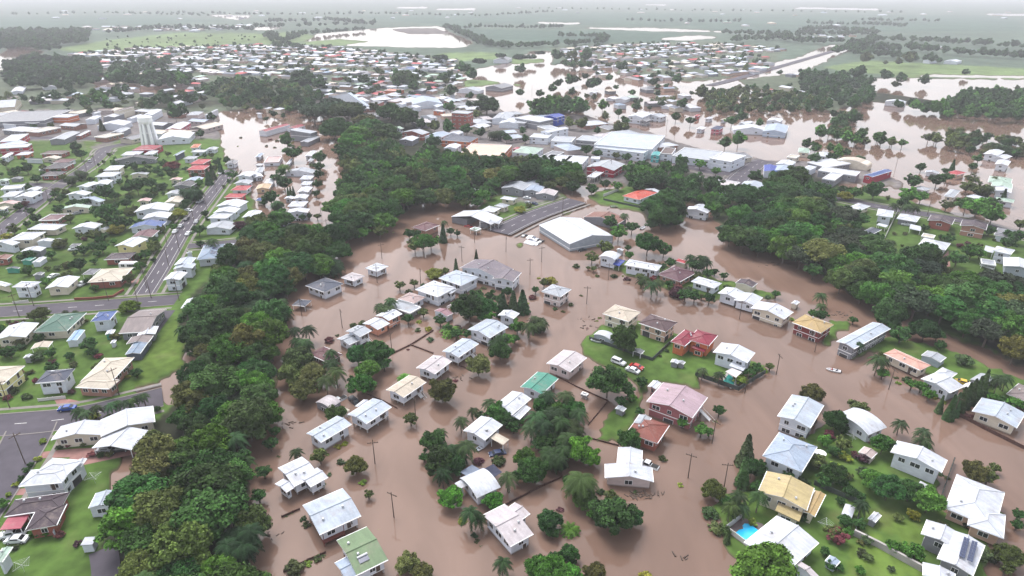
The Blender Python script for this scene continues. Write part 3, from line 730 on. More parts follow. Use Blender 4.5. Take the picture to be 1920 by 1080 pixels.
_t.nodes['Principled BSDF'].inputs['Specular IOR Level'].default_value = 0.15

# ---------------------------------------------------------------- land: one sheet, wet where it lies below the water
def poly(s): return np.array([float(q) for q in s.replace(',', ' ').split()]).reshape(-1, 2)
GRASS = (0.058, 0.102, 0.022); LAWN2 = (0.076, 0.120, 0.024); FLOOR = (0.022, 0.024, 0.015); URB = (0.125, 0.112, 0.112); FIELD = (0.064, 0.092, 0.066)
MEADOW = (0.105, 0.150, 0.060); CANE = (0.046, 0.080, 0.058); PLOUGH = (0.10, 0.085, 0.08); SUBURB = (0.072, 0.088, 0.058)
LAND = [  # (colour or None for flooded, outline in picture units), later ones win
 (FIELD, '-5000,-20 7000,-20 7000,330 1920,250 1000,230 900,220 400,250 -5000,330'),
 (CANE, '640,30 1100,24 1900,30 1920,58 1400,62 1130,62 900,58 840,48'), (CANE, '-900,40 300,28 420,40 200,52 -900,66'),
 (CANE, '845,55 1100,52 1280,62 1250,80 1100,82 930,74 '), (FIELD, '880,45 1300,50 1350,60 900,56'),
 (MEADOW, '105,92 200,76 330,62 480,62 492,78 380,93 250,97 130,97'), (MEADOW, '0,84 20,80 60,88 20,92'),
 (MEADOW, '560,60 480,64 470,80 530,88 600,70'), (MEADOW, '830,100 900,98 950,102 930,112 860,115 800,110'),
 (SUBURB, '-400,150 150,105 260,92 480,84 640,86 860,112 900,150 1000,165 1000,232 700,240 400,255 -5000,270'),
 (SUBURB, '1030,90 1160,80 1340,78 1470,88 1450,130 1340,155 1200,160 1110,140 1050,112'),
 (MEADOW, '1540,128 1620,114 1900,128 2600,150 2600,162 1700,146'), (FIELD, '1570,90 1900,106 2600,150 2600,140 1620,104'),
 (None, '575,78 600,64 722,53 822,50 886,82 862,89 760,88 700,86 600,84'), (MEADOW, '570,78 640,72 700,78 640,86 560,84'), (PLOUGH, '722,54 820,52 845,64 770,65'),
 (None, '0,106 32,84 78,98 40,116 0,132'), (None, '170,141 210,144 275,160 372,160 362,176 260,173 185,169'),
 (None, '860,142 905,128 960,118 1000,96 1040,98 1028,124 1110,113 1165,111 1152,140 1285,154 1360,150 1440,122 1500,108 1560,84 1592,92 1500,136 1600,148 1700,147 2600,166 2600,620 1920,440 1810,398 1700,372 1600,352 1560,345 1500,335 1430,318 1400,300 1340,285 1260,262 1200,240 1100,232 1020,222 960,212 900,200 850,180'),
 (None, '1275,69 1310,67 1345,70 1290,76 1240,73'), (None, '1080,52 1220,53 1380,60 1220,58'), (None, '1010,42 1085,43 1085,45 1010,44'), (None, '1750,141 2600,152 2600,156 1700,143'),
 (None, '390,28 470,30 450,38 420,33'), (None, '480,52 535,52 500,56 480,55'), (None, '745,14 800,13 800,15 740,15'), (None, '820,17 890,16 890,18.5 820,18.5'), (None, '1500,14 1650,17 1650,19 1490,16'), (None, '1850,26 2400,30 2400,32 1850,29'), (None, '1215,8 1250,9 1245,10 1210,9.5'),
 (MEADOW, '830,152 900,148 950,156 880,166 '), (MEADOW, '958,110 1020,110 1025,118 960,122'), (MEADOW, '960,155 985,160 960,165'),
 (SUBURB, '1380,150 1500,135 1600,150 1640,150 1640,190 1560,210 1480,200 1420,180'), (URB, '960,212 1100,215 1160,235 1260,262 1200,270 1000,260'),
 (FLOOR, '1640,172 1780,190 1930,168 2600,190 2600,260 1940,226 1760,206 1640,192'),
 (SUBURB, '1210,166 1270,160 1280,170 1220,174'),
 (URB, '560,180 860,178 960,212 1030,222 1200,240 1260,262 1340,285 1420,295 1420,318 1380,345 1300,345 1100,350 1040,345 900,330 700,300 620,250 600,215'),
 (URB, '1400,300 1560,300 1700,340 1690,358 1560,345 1430,345 1390,335'),
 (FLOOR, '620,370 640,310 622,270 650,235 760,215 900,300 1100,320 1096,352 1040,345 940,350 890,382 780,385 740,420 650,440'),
 (SUBURB, '-5000,170 60,170 200,176 420,200 560,205 640,215 600,225 405,212 420,250 -5000,250'),
 (FLOOR, '250,205 420,198 560,205 600,190 560,180 420,190 250,190'), (None, '408,212 470,204 560,206 652,232 652,300 640,312 632,442 600,442 505,430 484,345 432,318 425,285'), (GRASS, '-3000,225 40,215 230,215 405,215 425,285 430,318 470,345 490,400 500,450 640,450 640,470 440,520 420,540 345,590 352,690 300,752 330,760 230,850 192,960 196,1100 196,1800 -3000,1800'),
 (URB, '-600,215 200,205 405,215 420,262 300,258 230,262 180,285 120,262 -600,300'), (LAWN2, '225,262 270,252 300,262 240,276'), (LAWN2, '148,268 180,262 200,262 170,280'),
 (LAWN2, '258,690 320,600 345,600 350,680 300,705 260,735'),
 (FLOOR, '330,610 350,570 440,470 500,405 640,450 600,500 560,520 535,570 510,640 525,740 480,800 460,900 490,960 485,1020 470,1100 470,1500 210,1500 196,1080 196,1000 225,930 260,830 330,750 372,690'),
 (None, '300,742 252,735 290,722 350,684 376,682 372,700 330,752'),
 (GRASS, '1092,642 1128,604 1200,598 1330,648 1345,664 1440,680 1400,724 1315,704 1313,737 1240,716 1218,726 1206,772 1190,800 1170,832 1116,824 1130,792 1152,768 1196,740 1190,720 1092,668'),
 (GRASS, '1122,482 1162,485 1300,505 1350,520 1450,548 1466,560 1390,572 1350,566 1290,560 1230,536 1180,521 1140,506'),
 (GRASS, '1558,594 1608,606 1550,652 1532,646'), (GRASS, '1602,679 1598,668 1672,624 1730,642 1782,655 1850,684 1940,716 2300,850 2300,1000 1940,806 1905,757 1838,748 1752,712 1690,690 1652,664'),
 (GRASS, '1380,1010 1412,872 1470,840 1540,800 1560,790 1645,836 1700,850 1768,898 1752,938 1776,964 1882,942 1872,1000 1840,1060 1870,1120 1900,1800 1330,1800 1392,1068 1352,1012 1336,950 1400,902'),
 (LAWN2, '1625,960 1735,985 1720,1030 1640,1000'), (LAWN2, '1590,1020 1640,1015 1740,1090 1580,1090'),
 (GRASS, '1112,358 1200,345 1292,380 1242,408 1130,388 1100,372'), (GRASS, '1328,402 1384,394 1380,416 1340,418'),
 (GRASS, '1400,345 1560,348 1700,372 1920,440 2600,560 2600,1100 1940,694 1700,604 1600,505 1480,474 1350,445 1345,415'),
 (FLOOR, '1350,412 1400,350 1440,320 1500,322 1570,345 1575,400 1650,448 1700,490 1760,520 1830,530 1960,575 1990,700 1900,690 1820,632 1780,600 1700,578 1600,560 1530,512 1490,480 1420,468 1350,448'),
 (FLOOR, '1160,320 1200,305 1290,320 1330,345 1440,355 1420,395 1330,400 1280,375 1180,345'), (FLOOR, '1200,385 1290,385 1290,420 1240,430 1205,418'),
 (GRASS, '886,390 940,352 1035,342 1062,364 1080,376 1050,382 962,430 935,414'), (URB, '975,360 1040,350 1060,368 1010,385 960,380'),
 (GRASS, '965,455 980,452 990,465 968,464'), (GRASS, '1050,396 1080,394 1078,402 1055,405'),
]
xs = np.concatenate([np.linspace(-1500, -80, 72), np.arange(-76, 2000, 4.0), np.linspace(2004, 3400, 72)])
ys = np.concatenate([[-9.2, -8, -7, -6, -5, -4, -3, -2, -1], np.arange(0, 160, 1.0), np.arange(160, 320, 2.0), np.arange(320, 1140, 3.5), np.linspace(1144, 1800, 50)])
ys[ys > 1500] += 0
PX, PY = np.meshgrid(xs, ys)
dxa = (PX - 960) / FOCAL; dya = -(PY - 540) / FOCAL
RX, RY, RZ = dxa, ct + dya * st_, -st_ + dya * ct
T = -CAM_H / RZ; GX, GY = RX * T, RY * T
def inpoly(P, X, Y):
    r = np.zeros(X.shape, bool); n = len(P); j = n - 1
    for i in range(n):
        xi, yi = P[i]; xj, yj = P[j]
        c = ((yi > Y) != (yj > Y)); r ^= c & (X < (xj - xi) * (Y - yi) / ((yj - yi) or 1e-9) + xi); j = i
    return r
def wnoise(X, Y, L, seed):
    r = np.random.default_rng(seed); out = np.zeros_like(X)
    for k in range(5):
        a, b, c, d = r.uniform(0.6, 1.6, 4) * np.sign(r.uniform(-1, 1, 4)) / L * 2 ** (k * 0.5); out += np.sin(a * X + b * Y + r.uniform(0, 6)) * np.cos(c * X - d * Y + r.uniform(0, 6))
    return out / 2.5
gsp = np.maximum(1.0, np.sqrt(GX ** 2 + GY ** 2) / 160)
WX = GX + wnoise(GX, GY, 5, 1) * 1.3 * np.sqrt(gsp); WY = GY + wnoise(GX, GY, 5, 2) * 1.6 * gsp
dep = WY * ct + CAM_H * st_; up = WY * st_ - CAM_H * ct
QX, QY = 960 + FOCAL * WX / dep, 540 - FOCAL * up / dep
H = np.full(PX.shape, 0.0); LC = np.zeros(PX.shape + (3,)); LC[:] = (0.12, 0.10, 0.06)
for c, s in LAND:
    k = inpoly(poly(s), QX, QY)
    if c is None: H[k] = 0
    else: H[k] = 1; LC[k] = c
DRYMASK = H.copy()
for _ in range(2):
    Hp = np.pad(H, 1, mode='edge'); H = (Hp[1:-1, 1:-1] * 2 + Hp[:-2, 1:-1] + Hp[2:, 1:-1] + Hp[1:-1, :-2] + Hp[1:-1, 2:]) / 6
for _ in range(1):
    Lp = np.pad(LC, ((1, 1), (1, 1), (0, 0)), mode='edge'); LC = (Lp[1:-1, 1:-1] * 2 + Lp[:-2, 1:-1] + Lp[2:, 1:-1] + Lp[1:-1, :-2] + Lp[1:-1, 2:]) / 6
GZ = -1.3 + 1.8 * np.clip(H * 1.0, 0, 1)
ny, nx = PX.shape
vs = np.stack([GX, GY, GZ], -1).reshape(-1, 3)
idx = np.arange(ny * nx).reshape(ny, nx)
fq = np.stack([idx[:-1, :-1], idx[1:, :-1], idx[1:, 1:], idx[:-1, 1:]], -1).reshape(-1, 4)
gm = bpy.data.meshes.new('ground'); gm.vertices.add(len(vs)); gm.vertices.foreach_set('co', vs.reshape(-1).astype(np.float32))
gm.loops.add(fq.size); gm.loops.foreach_set('vertex_index', fq.reshape(-1).astype(np.int32)); gm.polygons.add(len(fq))
gm.polygons.foreach_set('loop_start', np.arange(0, fq.size, 4, dtype=np.int32)); gm.polygons.foreach_set('loop_total', np.full(len(fq), 4, np.int32))
ca = gm.color_attributes.new('land', 'FLOAT_COLOR', 'POINT')
ca.data.foreach_set('color', np.concatenate([LC.reshape(-1, 3), np.ones((ny * nx, 1))], 1).reshape(-1).astype(np.float32))
gm.update()
mg = bpy.data.materials.new('grass_and_soil'); mg.use_nodes = True; t = mg.node_tree; p = t.nodes['Principled BSDF']; p.inputs['Roughness'].default_value = 0.95; p.inputs['Specular IOR Level'].default_value = 0.1
aa = t.nodes.new('ShaderNodeAttribute'); aa.attribute_name = 'land'; src = aa.outputs['Color']
geo = t.nodes.new('ShaderNodeNewGeometry')
for sc, lo, hi in ((0.35, 0.72, 1.25), (0.045, 0.7, 1.3), (0.006, 0.8, 1.2)):
    ns = t.nodes.new('ShaderNodeTexNoise'); ns.inputs['Scale'].default_value = sc; ns.inputs['Detail'].default_value = 5; t.links.new(geo.outputs['Position'], ns.inputs['Vector'])
    mr = t.nodes.new('ShaderNodeMapRange'); mr.inputs['From Min'].default_value = .3; mr.inputs['From Max'].default_value = .7; mr.inputs['To Min'].default_value = lo; mr.inputs['To Max'].default_value = hi
    t.links.new(ns.outputs['Fac'], mr.inputs[0]); vm = t.nodes.new('ShaderNodeVectorMath'); vm.operation = 'SCALE'; t.links.new(src, vm.inputs[0]); t.links.new(mr.outputs[0], vm.inputs['Scale']); src = vm.outputs[0]
nb = t.nodes.new('ShaderNodeTexNoise'); nb.inputs['Scale'].default_value = 0.09; nb.inputs['Detail'].default_value = 6; t.links.new(geo.outputs['Position'], nb.inputs['Vector'])
rb = t.nodes.new('ShaderNodeMapRange'); rb.inputs['From Min'].default_value = .56; rb.inputs['From Max'].default_value = .72; rb.inputs['To Max'].default_value = .55; t.links.new(nb.outputs['Fac'], rb.inputs[0])
mx = t.nodes.new('ShaderNodeMix'); mx.data_type = 'RGBA'; mx.inputs[7].default_value = (0.10, 0.095, 0.045, 1)
t.links.new(rb.outputs[0], mx.inputs[0]); t.links.new(src, mx.inputs[6])
sz = t.nodes.new('ShaderNodeSeparateXYZ'); t.links.new(geo.outputs['Position'], sz.inputs[0]); mr = t.nodes.new('ShaderNodeMapRange'); mr.inputs['From Min'].default_value = .08; mr.inputs['From Max'].default_value = .42; mr.inputs['To Min'].default_value = .85; mr.inputs['To Max'].default_value = 0
t.links.new(sz.outputs[2], mr.inputs[0]); m2 = t.nodes.new('ShaderNodeMix'); m2.data_type = 'RGBA'; m2.inputs[7].default_value = (.085, .062, .045, 1); t.links.new(mr.outputs[0], m2.inputs[0]); t.links.new(mx.outputs[2], m2.inputs[6]); t.links.new(m2.outputs[2], p.inputs['Base Color'])
gm.materials.append(mg); gr = ob('ground', gm); tag(gr, kind='structure')

# floodwater
mw = bpy.data.materials.new('muddy_floodwater'); mw.use_nodes = True; t = mw.node_tree; p = t.nodes['Principled BSDF']
p.inputs['Roughness'].default_value = 0.06; p.inputs['IOR'].default_value = 1.33; p.inputs['Specular IOR Level'].default_value = 0.5
geo = t.nodes.new('ShaderNodeNewGeometry'); ns = t.nodes.new('ShaderNodeTexNoise'); ns.inputs['Scale'].default_value = 0.012; ns.inputs['Detail'].default_value = 5; ns.inputs['Distortion'].default_value = 1.2
t.links.new(geo.outputs['Position'], ns.inputs['Vector']); mx = t.nodes.new('ShaderNodeMix'); mx.data_type = 'RGBA'
WATER_A, WATER_B = (0.130, 0.082, 0.062, 1), (0.162, 0.106, 0.083, 1)
mx.inputs[6].default_value = WATER_A; mx.inputs[7].default_value = WATER_B
mr = t.nodes.new('ShaderNodeMapRange'); mr.inputs['From Min'].default_value = .35; mr.inputs['From Max'].default_value = .65; t.links.new(ns.outputs['Fac'], mr.inputs[0]); t.links.new(mr.outputs[0], mx.inputs[0])
mp = t.nodes.new('ShaderNodeMapping'); mp.inputs['Rotation'].default_value = (0, 0, .6); mp.inputs['Scale'].default_value = (.05, .012, 1); t.links.new(geo.outputs['Position'], mp.inputs[0]); n3 = t.nodes.new('ShaderNodeTexNoise'); n3.inputs['Scale'].default_value = 1; n3.inputs['Detail'].default_value = 7; n3.inputs['Distortion'].default_value = 2.2; t.links.new(mp.outputs[0], n3.inputs['Vector'])
m3 = t.nodes.new('ShaderNodeMapRange'); m3.inputs['From Min'].default_value = .3; m3.inputs['From Max'].default_value = .7; m3.inputs['To Min'].default_value = .84; m3.inputs['To Max'].default_value = 1.16; t.links.new(n3.outputs['Fac'], m3.inputs[0]); v3 = t.nodes.new('ShaderNodeVectorMath'); v3.operation = 'SCALE'; t.links.new(mx.outputs[2], v3.inputs[0]); t.links.new(m3.outputs[0], v3.inputs['Scale']); t.links.new(v3.outputs[0], p.inputs['Base Color'])
n1 = t.nodes.new('ShaderNodeTexNoise'); n1.inputs['Scale'].default_value = 0.6; n1.inputs['Detail'].default_value = 3; t.links.new(geo.outputs['Position'], n1.inputs['Vector'])
b1 = t.nodes.new('ShaderNodeBump'); b1.inputs['Strength'].default_value = 0.13; b1.inputs['Distance'].default_value = 0.05; t.links.new(n1.outputs['Fac'], b1.inputs['Height']); t.links.new(b1.outputs[0], p.inputs['Normal'])
tag(ob('water', mesh('water', [(-8400, -60, 0), (8400, -60, 0), (8400, 8200, 0), (-8400, 8200, 0)], [(0, 1, 2, 3)], [mw])), kind='structure')

def dry(px, py):
    r = 0
    for c, s in LANDP:
        if inpoly(s, np.array([px]), np.array([py]))[0]: r = 0 if c is None else 1
    return r
LANDP = [(c, poly(s)) for c, s in LAND]
ZG = 0.5

# ---------------------------------------------------------------- roads
def strip(pts, width, z, name, m, kind='structure', off=0.0):
    P = [at(x, y, z) for x, y in pts]; v = []; n = len(P)
    # resample for smooth bends
    Q = []
    for i in range(n - 1):
        p0 = P[max(i - 1, 0)]; p1 = P[i]; p2 = P[i + 1]; p3 = P[min(i + 2, n - 1)]
        for s_ in np.linspace(0, 1, 10, endpoint=False):
            Q.append(0.5 * ((2 * p1) + (-p0 + p2) * s_ + (2 * p0 - 5 * p1 + 4 * p2 - p3) * s_ ** 2 + (-p0 + 3 * p1 - 3 * p2 + p3) * s_ ** 3))
    Q.append(P[-1]); Q = np.array(Q)
    d = np.gradient(Q, axis=0)[:, :2]; d /= np.linalg.norm(d, axis=1)[:, None]; nrm = np.stack([-d[:, 1], d[:, 0]], 1)
    return Q, d, nrm
def ribbon(Q, nrm, a, b, z0, z1=None):
    v = []; f = []
    for q, n_ in zip(Q, nrm):
        v += [(q[0] + n_[0] * a, q[1] + n_[1] * a, z0), (q[0] + n_[0] * b, q[1] + n_[1] * b, z1 if z1 is not None else z0)]
    for i in range(len(Q) - 1): f.append((2 * i, 2 * i + 1, 2 * i + 3, 2 * i + 2))
    return v, f
ROADS = [('270,552 300,505 345,430 385,378 432,318', 7.8, 1), ('-300,600 0,585 180,573 332,562', 8.5, 1), ('-120,520 0,432 108,350 165,312 188,292 200,282', 8, 1), ('190,292 200,278 250,268', 9, 0),
 ('40,346 80,347 112,350', 7, 0), ('-200,812 0,797 120,786 220,765 305,744', 10, 1), ('-60,985 0,900 40,840 60,800', 11, 0), ('352,462 430,455 470,450', 6, 0), ('318,582 300,605 285,625', 4, 0),
 ('935,436 1000,405 1082,376', 13, 1), ('1480,352 1572,372 1650,388 1810,415 1930,445 2200,500', 9, 1), ('1180,285 1250,298 1330,320 1400,325', 14, 1), ('1420,372 1380,345 1420,308 1440,302', 13, 1), ('770,170 830,190 865,215 900,250', 12, 1),
 ('1330,160 1400,142 1560,96 1620,76 1655,62 1745,42', 12, 0), ('0,262 120,258 200,262', 9, 0), ('620,165 700,172 790,178', 10, 0), ('193,1030 200,1085 205,1300', 5, 0)]
rv, rf, kv, kf, mv, mf = [], [], [], [], [], []
for ri, (s, wd, mk) in enumerate(ROADS):
    zr = ZG + 0.03 + 0.004 * ri
    if ri == 14: zr = 0.35
    Q, d, nr = strip([tuple(map(float, q.split(','))) for q in s.split()], wd, ZG, '', None)
    v, f = ribbon(Q, nr, -wd / 2, wd / 2, zr); b = len(rv); rv += v; rf += [tuple(b + i for i in q) for q in f]
    for sg in (-1, 1):
        for a, bb, z0, z1 in ((wd / 2, wd / 2 + .02, zr, zr + .1), (wd / 2 + .02, wd / 2 + .35, zr + .1, zr + .1), (wd / 2 + 2.0, wd / 2 + 3.2, ZG + .04, ZG + .04)):
            if ri in (8, 14, 17): continue
            v, f = ribbon(Q, nr, sg * a, sg * bb, z0, z1); b = len(kv); kv += v; kf += [tuple(b + i for i in q) for q in f]
    if mk:
        L = np.concatenate([[0], np.cumsum(np.linalg.norm(np.diff(Q[:, :2], axis=0), axis=1))])
        for s0 in np.arange(2, L[-1] - 4, 9.0):
            seg = [np.array([np.interp(s0 + e, L, Q[:, k]) for k in (0, 1)]) for e in (0, 3)]
            dd = seg[1] - seg[0]; dd /= np.linalg.norm(dd); nn = np.array([-dd[1], dd[0]]) * 0.11; b = len(mv)
            mv += [(*(seg[0] - nn), zr + .006), (*(seg[1] - nn), zr + .006), (*(seg[1] + nn), zr + .006), (*(seg[0] + nn), zr + .006)]; mf.append((b, b + 1, b + 2, b + 3))
        if ri in (0, 9, 12):
            for sg in (-1, 1):
                v, f = ribbon(Q, nr, sg * (wd / 2 - 1.3), sg * (wd / 2 - 1.15), zr + .006); b = len(mv); mv += v; mf += [tuple(b + i for i in q) for q in f]
tag(ob('road', mesh('road', rv, rf, [M_ASPH])), kind='structure')
tag(ob('pavement', mesh('pavement', kv, kf, [M_PAVE])), kind='structure')
tag(ob('road_markings', mesh('road_markings', mv, mf, [M_MARK])), kind='structure')
DRIVES = ['128,748 148,752 150,757 122,762', '100,745 132,750 128,790 118,782', '225,520 262,523 258,532 215,530', '1,922 50,915 52,928 -20,930', '55,850 130,842 275,835 280,848 120,858 50,860', '120,880 135,850 280,835 280,846', '1760,490 1778,470 1782,500 1762,500']
v, f = [], []
for i, s in enumerate(DRIVES):
    P = poly(s); b = len(v); v += [tuple(at(x, y, ZG) + [0, 0, .018 + .004 * i]) for x, y in P]; f.append(tuple(range(b, b + len(P))))
tag(ob('driveways', mesh('driveways', v, f, [mat('rose_concrete', srgb(150, 112, 106), 0.9, noise=[(0.5, .8, 1.1, (1, 1, 1))])])), kind='structure')

# ---------------------------------------------------------------- buildings
class B_: pass
THINGS = []          # records for labelling: dict(o, px, py, look, noun, label, anchor)
def record(o, p, look, noun, label=None, size=0):
    x, y = pix(p); THINGS.append(dict(o=o, x=x, y=y, look=look, noun=noun, label=label, size=size)); return o
WIN = MB(); WIN.box(-.75, -.05, -.6, .75, .03, .6, 1); WIN.box(-.66, -.08, -.52, .66, -.05, .52, 0); WIN.box(-.03, -.1, -.52, .03, -.08, .52, 1)
WIN = WIN.build('window', [M_GLASS, M_TRIM])
DOOR = MB(); DOOR.box(-.5, -.05, 0, .5, .03, 2.1, 1); DOOR.box(-.42, -.08, 0.02, .42, -.05, 2.0, 0); DOOR = DOOR.build('door', [M_WOOD, M_TRIM])
GAR = MB(); GAR.box(-1.4, -.05, 0, 1.4, .03, 2.1, 1); GAR.box(-1.3, -.08, 0.02, 1.3, -.05, 2.0, 0); GAR = GAR.build('garage_opening', [M_DARK, M_TRIM])  # framed flat panel, painted dark to stand for a shaded garage opening
VENT = MB(); VENT.tube((0, 0, -.2), (0, 0, .25), .16, .16, 8); VENT.tube((0, 0, .25), (0, 0, .5), .3, .2, 8); VENT = VENT.build('roof_vent', [M_METAL])
def steps_mesh(h):
    b = MB(); n = max(2, int(h / 0.18)); 
    for i in range(n):
        b.box(-.5, -0.26 * (n - i), h * (i + .5) / n - .04, .5, -0.26 * (n - i) + .28, h * (i + .5) / n, 0)
    for s_ in (-.52, .52):
        b.add([(s_ - .04, -.26 * n, -.1), (s_ + .04, -.26 * n, -.1), (s_ + .04, 0, h - .1), (s_ - .04, 0, h - .1), (s_ - .04, -.26 * n, .1), (s_ + .04, -.26 * n, .1), (s_ + .04, 0, h + .1), (s_ - .04, 0, h + .1)],
              [(0, 3, 2, 1), (4, 5, 6, 7), (0, 1, 5, 4), (1, 2, 6, 5), (2, 3, 7, 6), (3, 0, 4, 7)], 0)
        b.tube((s_, -.26 * n, 1), (s_, 0, h + 1), .03, .03, 4)
        b.tube((s_, -.26 * n, 0), (s_, -.26 * n, 1), .03, .03, 4); b.tube((s_, 0, h), (s_, 0, h + 1), .03, .03, 4)
    return b.build('stairs', [M_TRIM])

def rect(pts, z):
    A, B, C = (at(x, y, z)[:2] for x, y in pts)
    e1 = B - A; e2 = C - B; L1 = np.linalg.norm(e1); L2 = np.linalg.norm(e2)
    a1 = math.atan2(e1[1], e1[0]); a2 = math.atan2(e2[1], e2[0]); turn = 1 if math.sin(a2 - a1) > 0 else -1
    dlt = (a2 - turn * math.pi / 2 - a1 + math.pi) % (2 * math.pi) - math.pi
    a1n = a1 + dlt * L2 / (L1 + L2)
    u = np.array([math.cos(a1n), math.sin(a1n)]); v = np.array([-u[1], u[0]]) * turn
    mid = (A + C) / 2; d = C - A; L1 = abs(d @ u); L2 = abs(d @ v)
    return mid, math.atan2(u[1], u[0]), L1, L2
TOCAM = {}
def roof_mesh(form, L, W, th=0.16, pitch=None, near=True):
    """local frame: x along the ridge, roof underside at z=0"""
    b = MB(); l, w_ = L / 2, W / 2
    if form == 'f':
        b.box(-l, -w_, -.25, l, w_, .1, 0)
        for (x0, y0, x1, y1) in ((-l, -w_, l, -w_ + .25), (-l, w_ - .25, l, w_), (-l, -w_ + .25, -l + .25, w_ - .25), (l - .25, -w_ + .25, l, w_ - .25)): b.box(x0, y0, .1, x1, y1, .5, 1)
        return b.build('roof', [M_ROOF, M_TRIM]), 0.1
    if form == 's':
        h = W * 0.08
        b.add([(-l, -w_, 0), (l, -w_, 0), (l, w_, h), (-l, w_, h), (-l, -w_, th), (l, -w_, th), (l, w_, h + th), (-l, w_, h + th)], [(0, 3, 2, 1), (4, 5, 6, 7), (0, 1, 5, 4), (1, 2, 6, 5), (2, 3, 7, 6), (3, 0, 4, 7)], 0)
        return b.build('roof', [M_ROOF, M_TRIM]), h
    if form == 'v':
        n = 10; R = W * 1.05; a0 = math.asin(w_ / R); v = []; zc = R * math.cos(a0)
        for i in range(n + 1):
            a = -a0 + 2 * a0 * i / n
            for sx in (-l, l):
                v.append((sx, R * math.sin(a), R * math.cos(a) - zc + th)); 
        b.add(v, [(2 * i, 2 * i + 2, 2 * i + 3, 2 * i + 1)[::-1] for i in range(n)], 0)
        b.add([(x, y, z - th) for x, y, z in v], [(2 * i, 2 * i + 2, 2 * i + 3, 2 * i + 1) for i in range(n)], 1)
        for sx, k in ((-l, 0), (l, 1)):
            for i in range(n):
                p0, p1 = v[2 * i + k], v[2 * i + 2 + k]; b.add([p0, p1, (p1[0], p1[1], p1[2] - th), (p0[0], p0[1], p0[2] - th)], [(0, 1, 2, 3)], 1)
        for i in (0, n):
            p0, p1 = v[2 * i], v[2 * i + 1]; b.add([p0, p1, (p1[0], p1[1], p1[2] - th), (p0[0], p0[1], p0[2] - th)], [(0, 1, 2, 3)], 1)
        return b.build('roof', [M_ROOF, M_TRIM]), R - zc
    pt = pitch or (0.20 if form == 'g' else 0.27); h = w_ * pt
    ins = 0 if form == 'g' else min(w_, l - .2)
    V = [(-l, -w_, 0), (l, -w_, 0), (l, w_, 0), (-l, w_, 0), (-l + ins, 0, h), (l - ins, 0, h)]
    V2 = [(x, y, z + th) for x, y, z in V]
    b.add(V2, [(0, 1, 5, 4), (2, 3, 4, 5)] + ([(1, 2, 5), (3, 0, 4)] if ins else []), 0)
    b.add(V, [(4, 5, 1, 0), (5, 4, 3, 2)] + ([(5, 2, 1), (4, 0, 3)] if ins else []), 1)
    R8 = V + V2
    b.add(R8, [(0, 1, 7, 6), (2, 3, 9, 8)], 1)
    if ins: b.add(R8, [(1, 2, 8, 7), (3, 0, 6, 9)], 1)
    else: b.add(R8, [(1, 5, 11, 7), (5, 2, 8, 11), (3, 4, 10, 9), (4, 0, 6, 10)], 1)
    rw = 0.16                                       # ridge and hip caps
    b.tube((-l + ins, 0, h + th), (l - ins, 0, h + th), rw, rw, 6, 2)
    if ins:
        for sx in (-1, 1):
            for sy in (-1, 1): b.tube((sx * l, sy * w_, th), (sx * (l - ins), 0, h + th), rw * .8, rw * .8, 5, 2)
    for sy in (-1, 1):                              # gutters
        b.box(-l, min(sy * w_, sy * (w_ + .12)), -.06, l, max(sy * w_, sy * (w_ + .12)), th - .02, 1)
    return b.build('roof', [M_ROOF, M_TRIM, M_CAP]), h
_t = M_ROOF.node_tree; _p = _t.nodes['Principled BSDF']; _l = _p.inputs['Base Color'].links[0].from_socket; _tc = _t.nodes.new('ShaderNodeTexCoord'); _oi = _t.nodes.new('ShaderNodeObjectInfo')
_mu = _t.nodes.new('ShaderNodeMath'); _mu.operation = 'MULTIPLY'; _mu.inputs[1].default_value = 80; _t.links.new(_oi.outputs['Random'], _mu.inputs[0]); _ad = _t.nodes.new('ShaderNodeVectorMath'); _t.links.new(_tc.outputs['Object'], _ad.inputs[0]); _t.links.new(_mu.outputs[0], _ad.inputs[1])
_n = _t.nodes.new('ShaderNodeTexNoise'); _n.inputs['Scale'].default_value = .32; _n.inputs['Detail'].default_value = 8; _n.inputs['Roughness'].default_value = .7; _t.links.new(_ad.outputs[0], _n.inputs['Vector'])
_r = _t.nodes.new('ShaderNodeMapRange'); _r.inputs['From Min'].default_value = .52; _r.inputs['From Max'].default_value = .72; _r.inputs['To Max'].default_value = .55; _t.links.new(_n.outputs['Fac'], _r.inputs[0])
_m = _t.nodes.new('ShaderNodeMix'); _m.data_type = 'RGBA'; _m.inputs[7].default_value = (.24, .19, .165, 1); _t.links.new(_r.outputs[0], _m.inputs[0]); _t.links.new(_l, _m.inputs[6]); _t.links.new(_m.outputs[2], _p.inputs['Base Color'])
M_CAP = mat('ridge_cap', rough=0.5, obcol=True, noise=[(1, 0.72, 0.85, (1, 1, 1))])

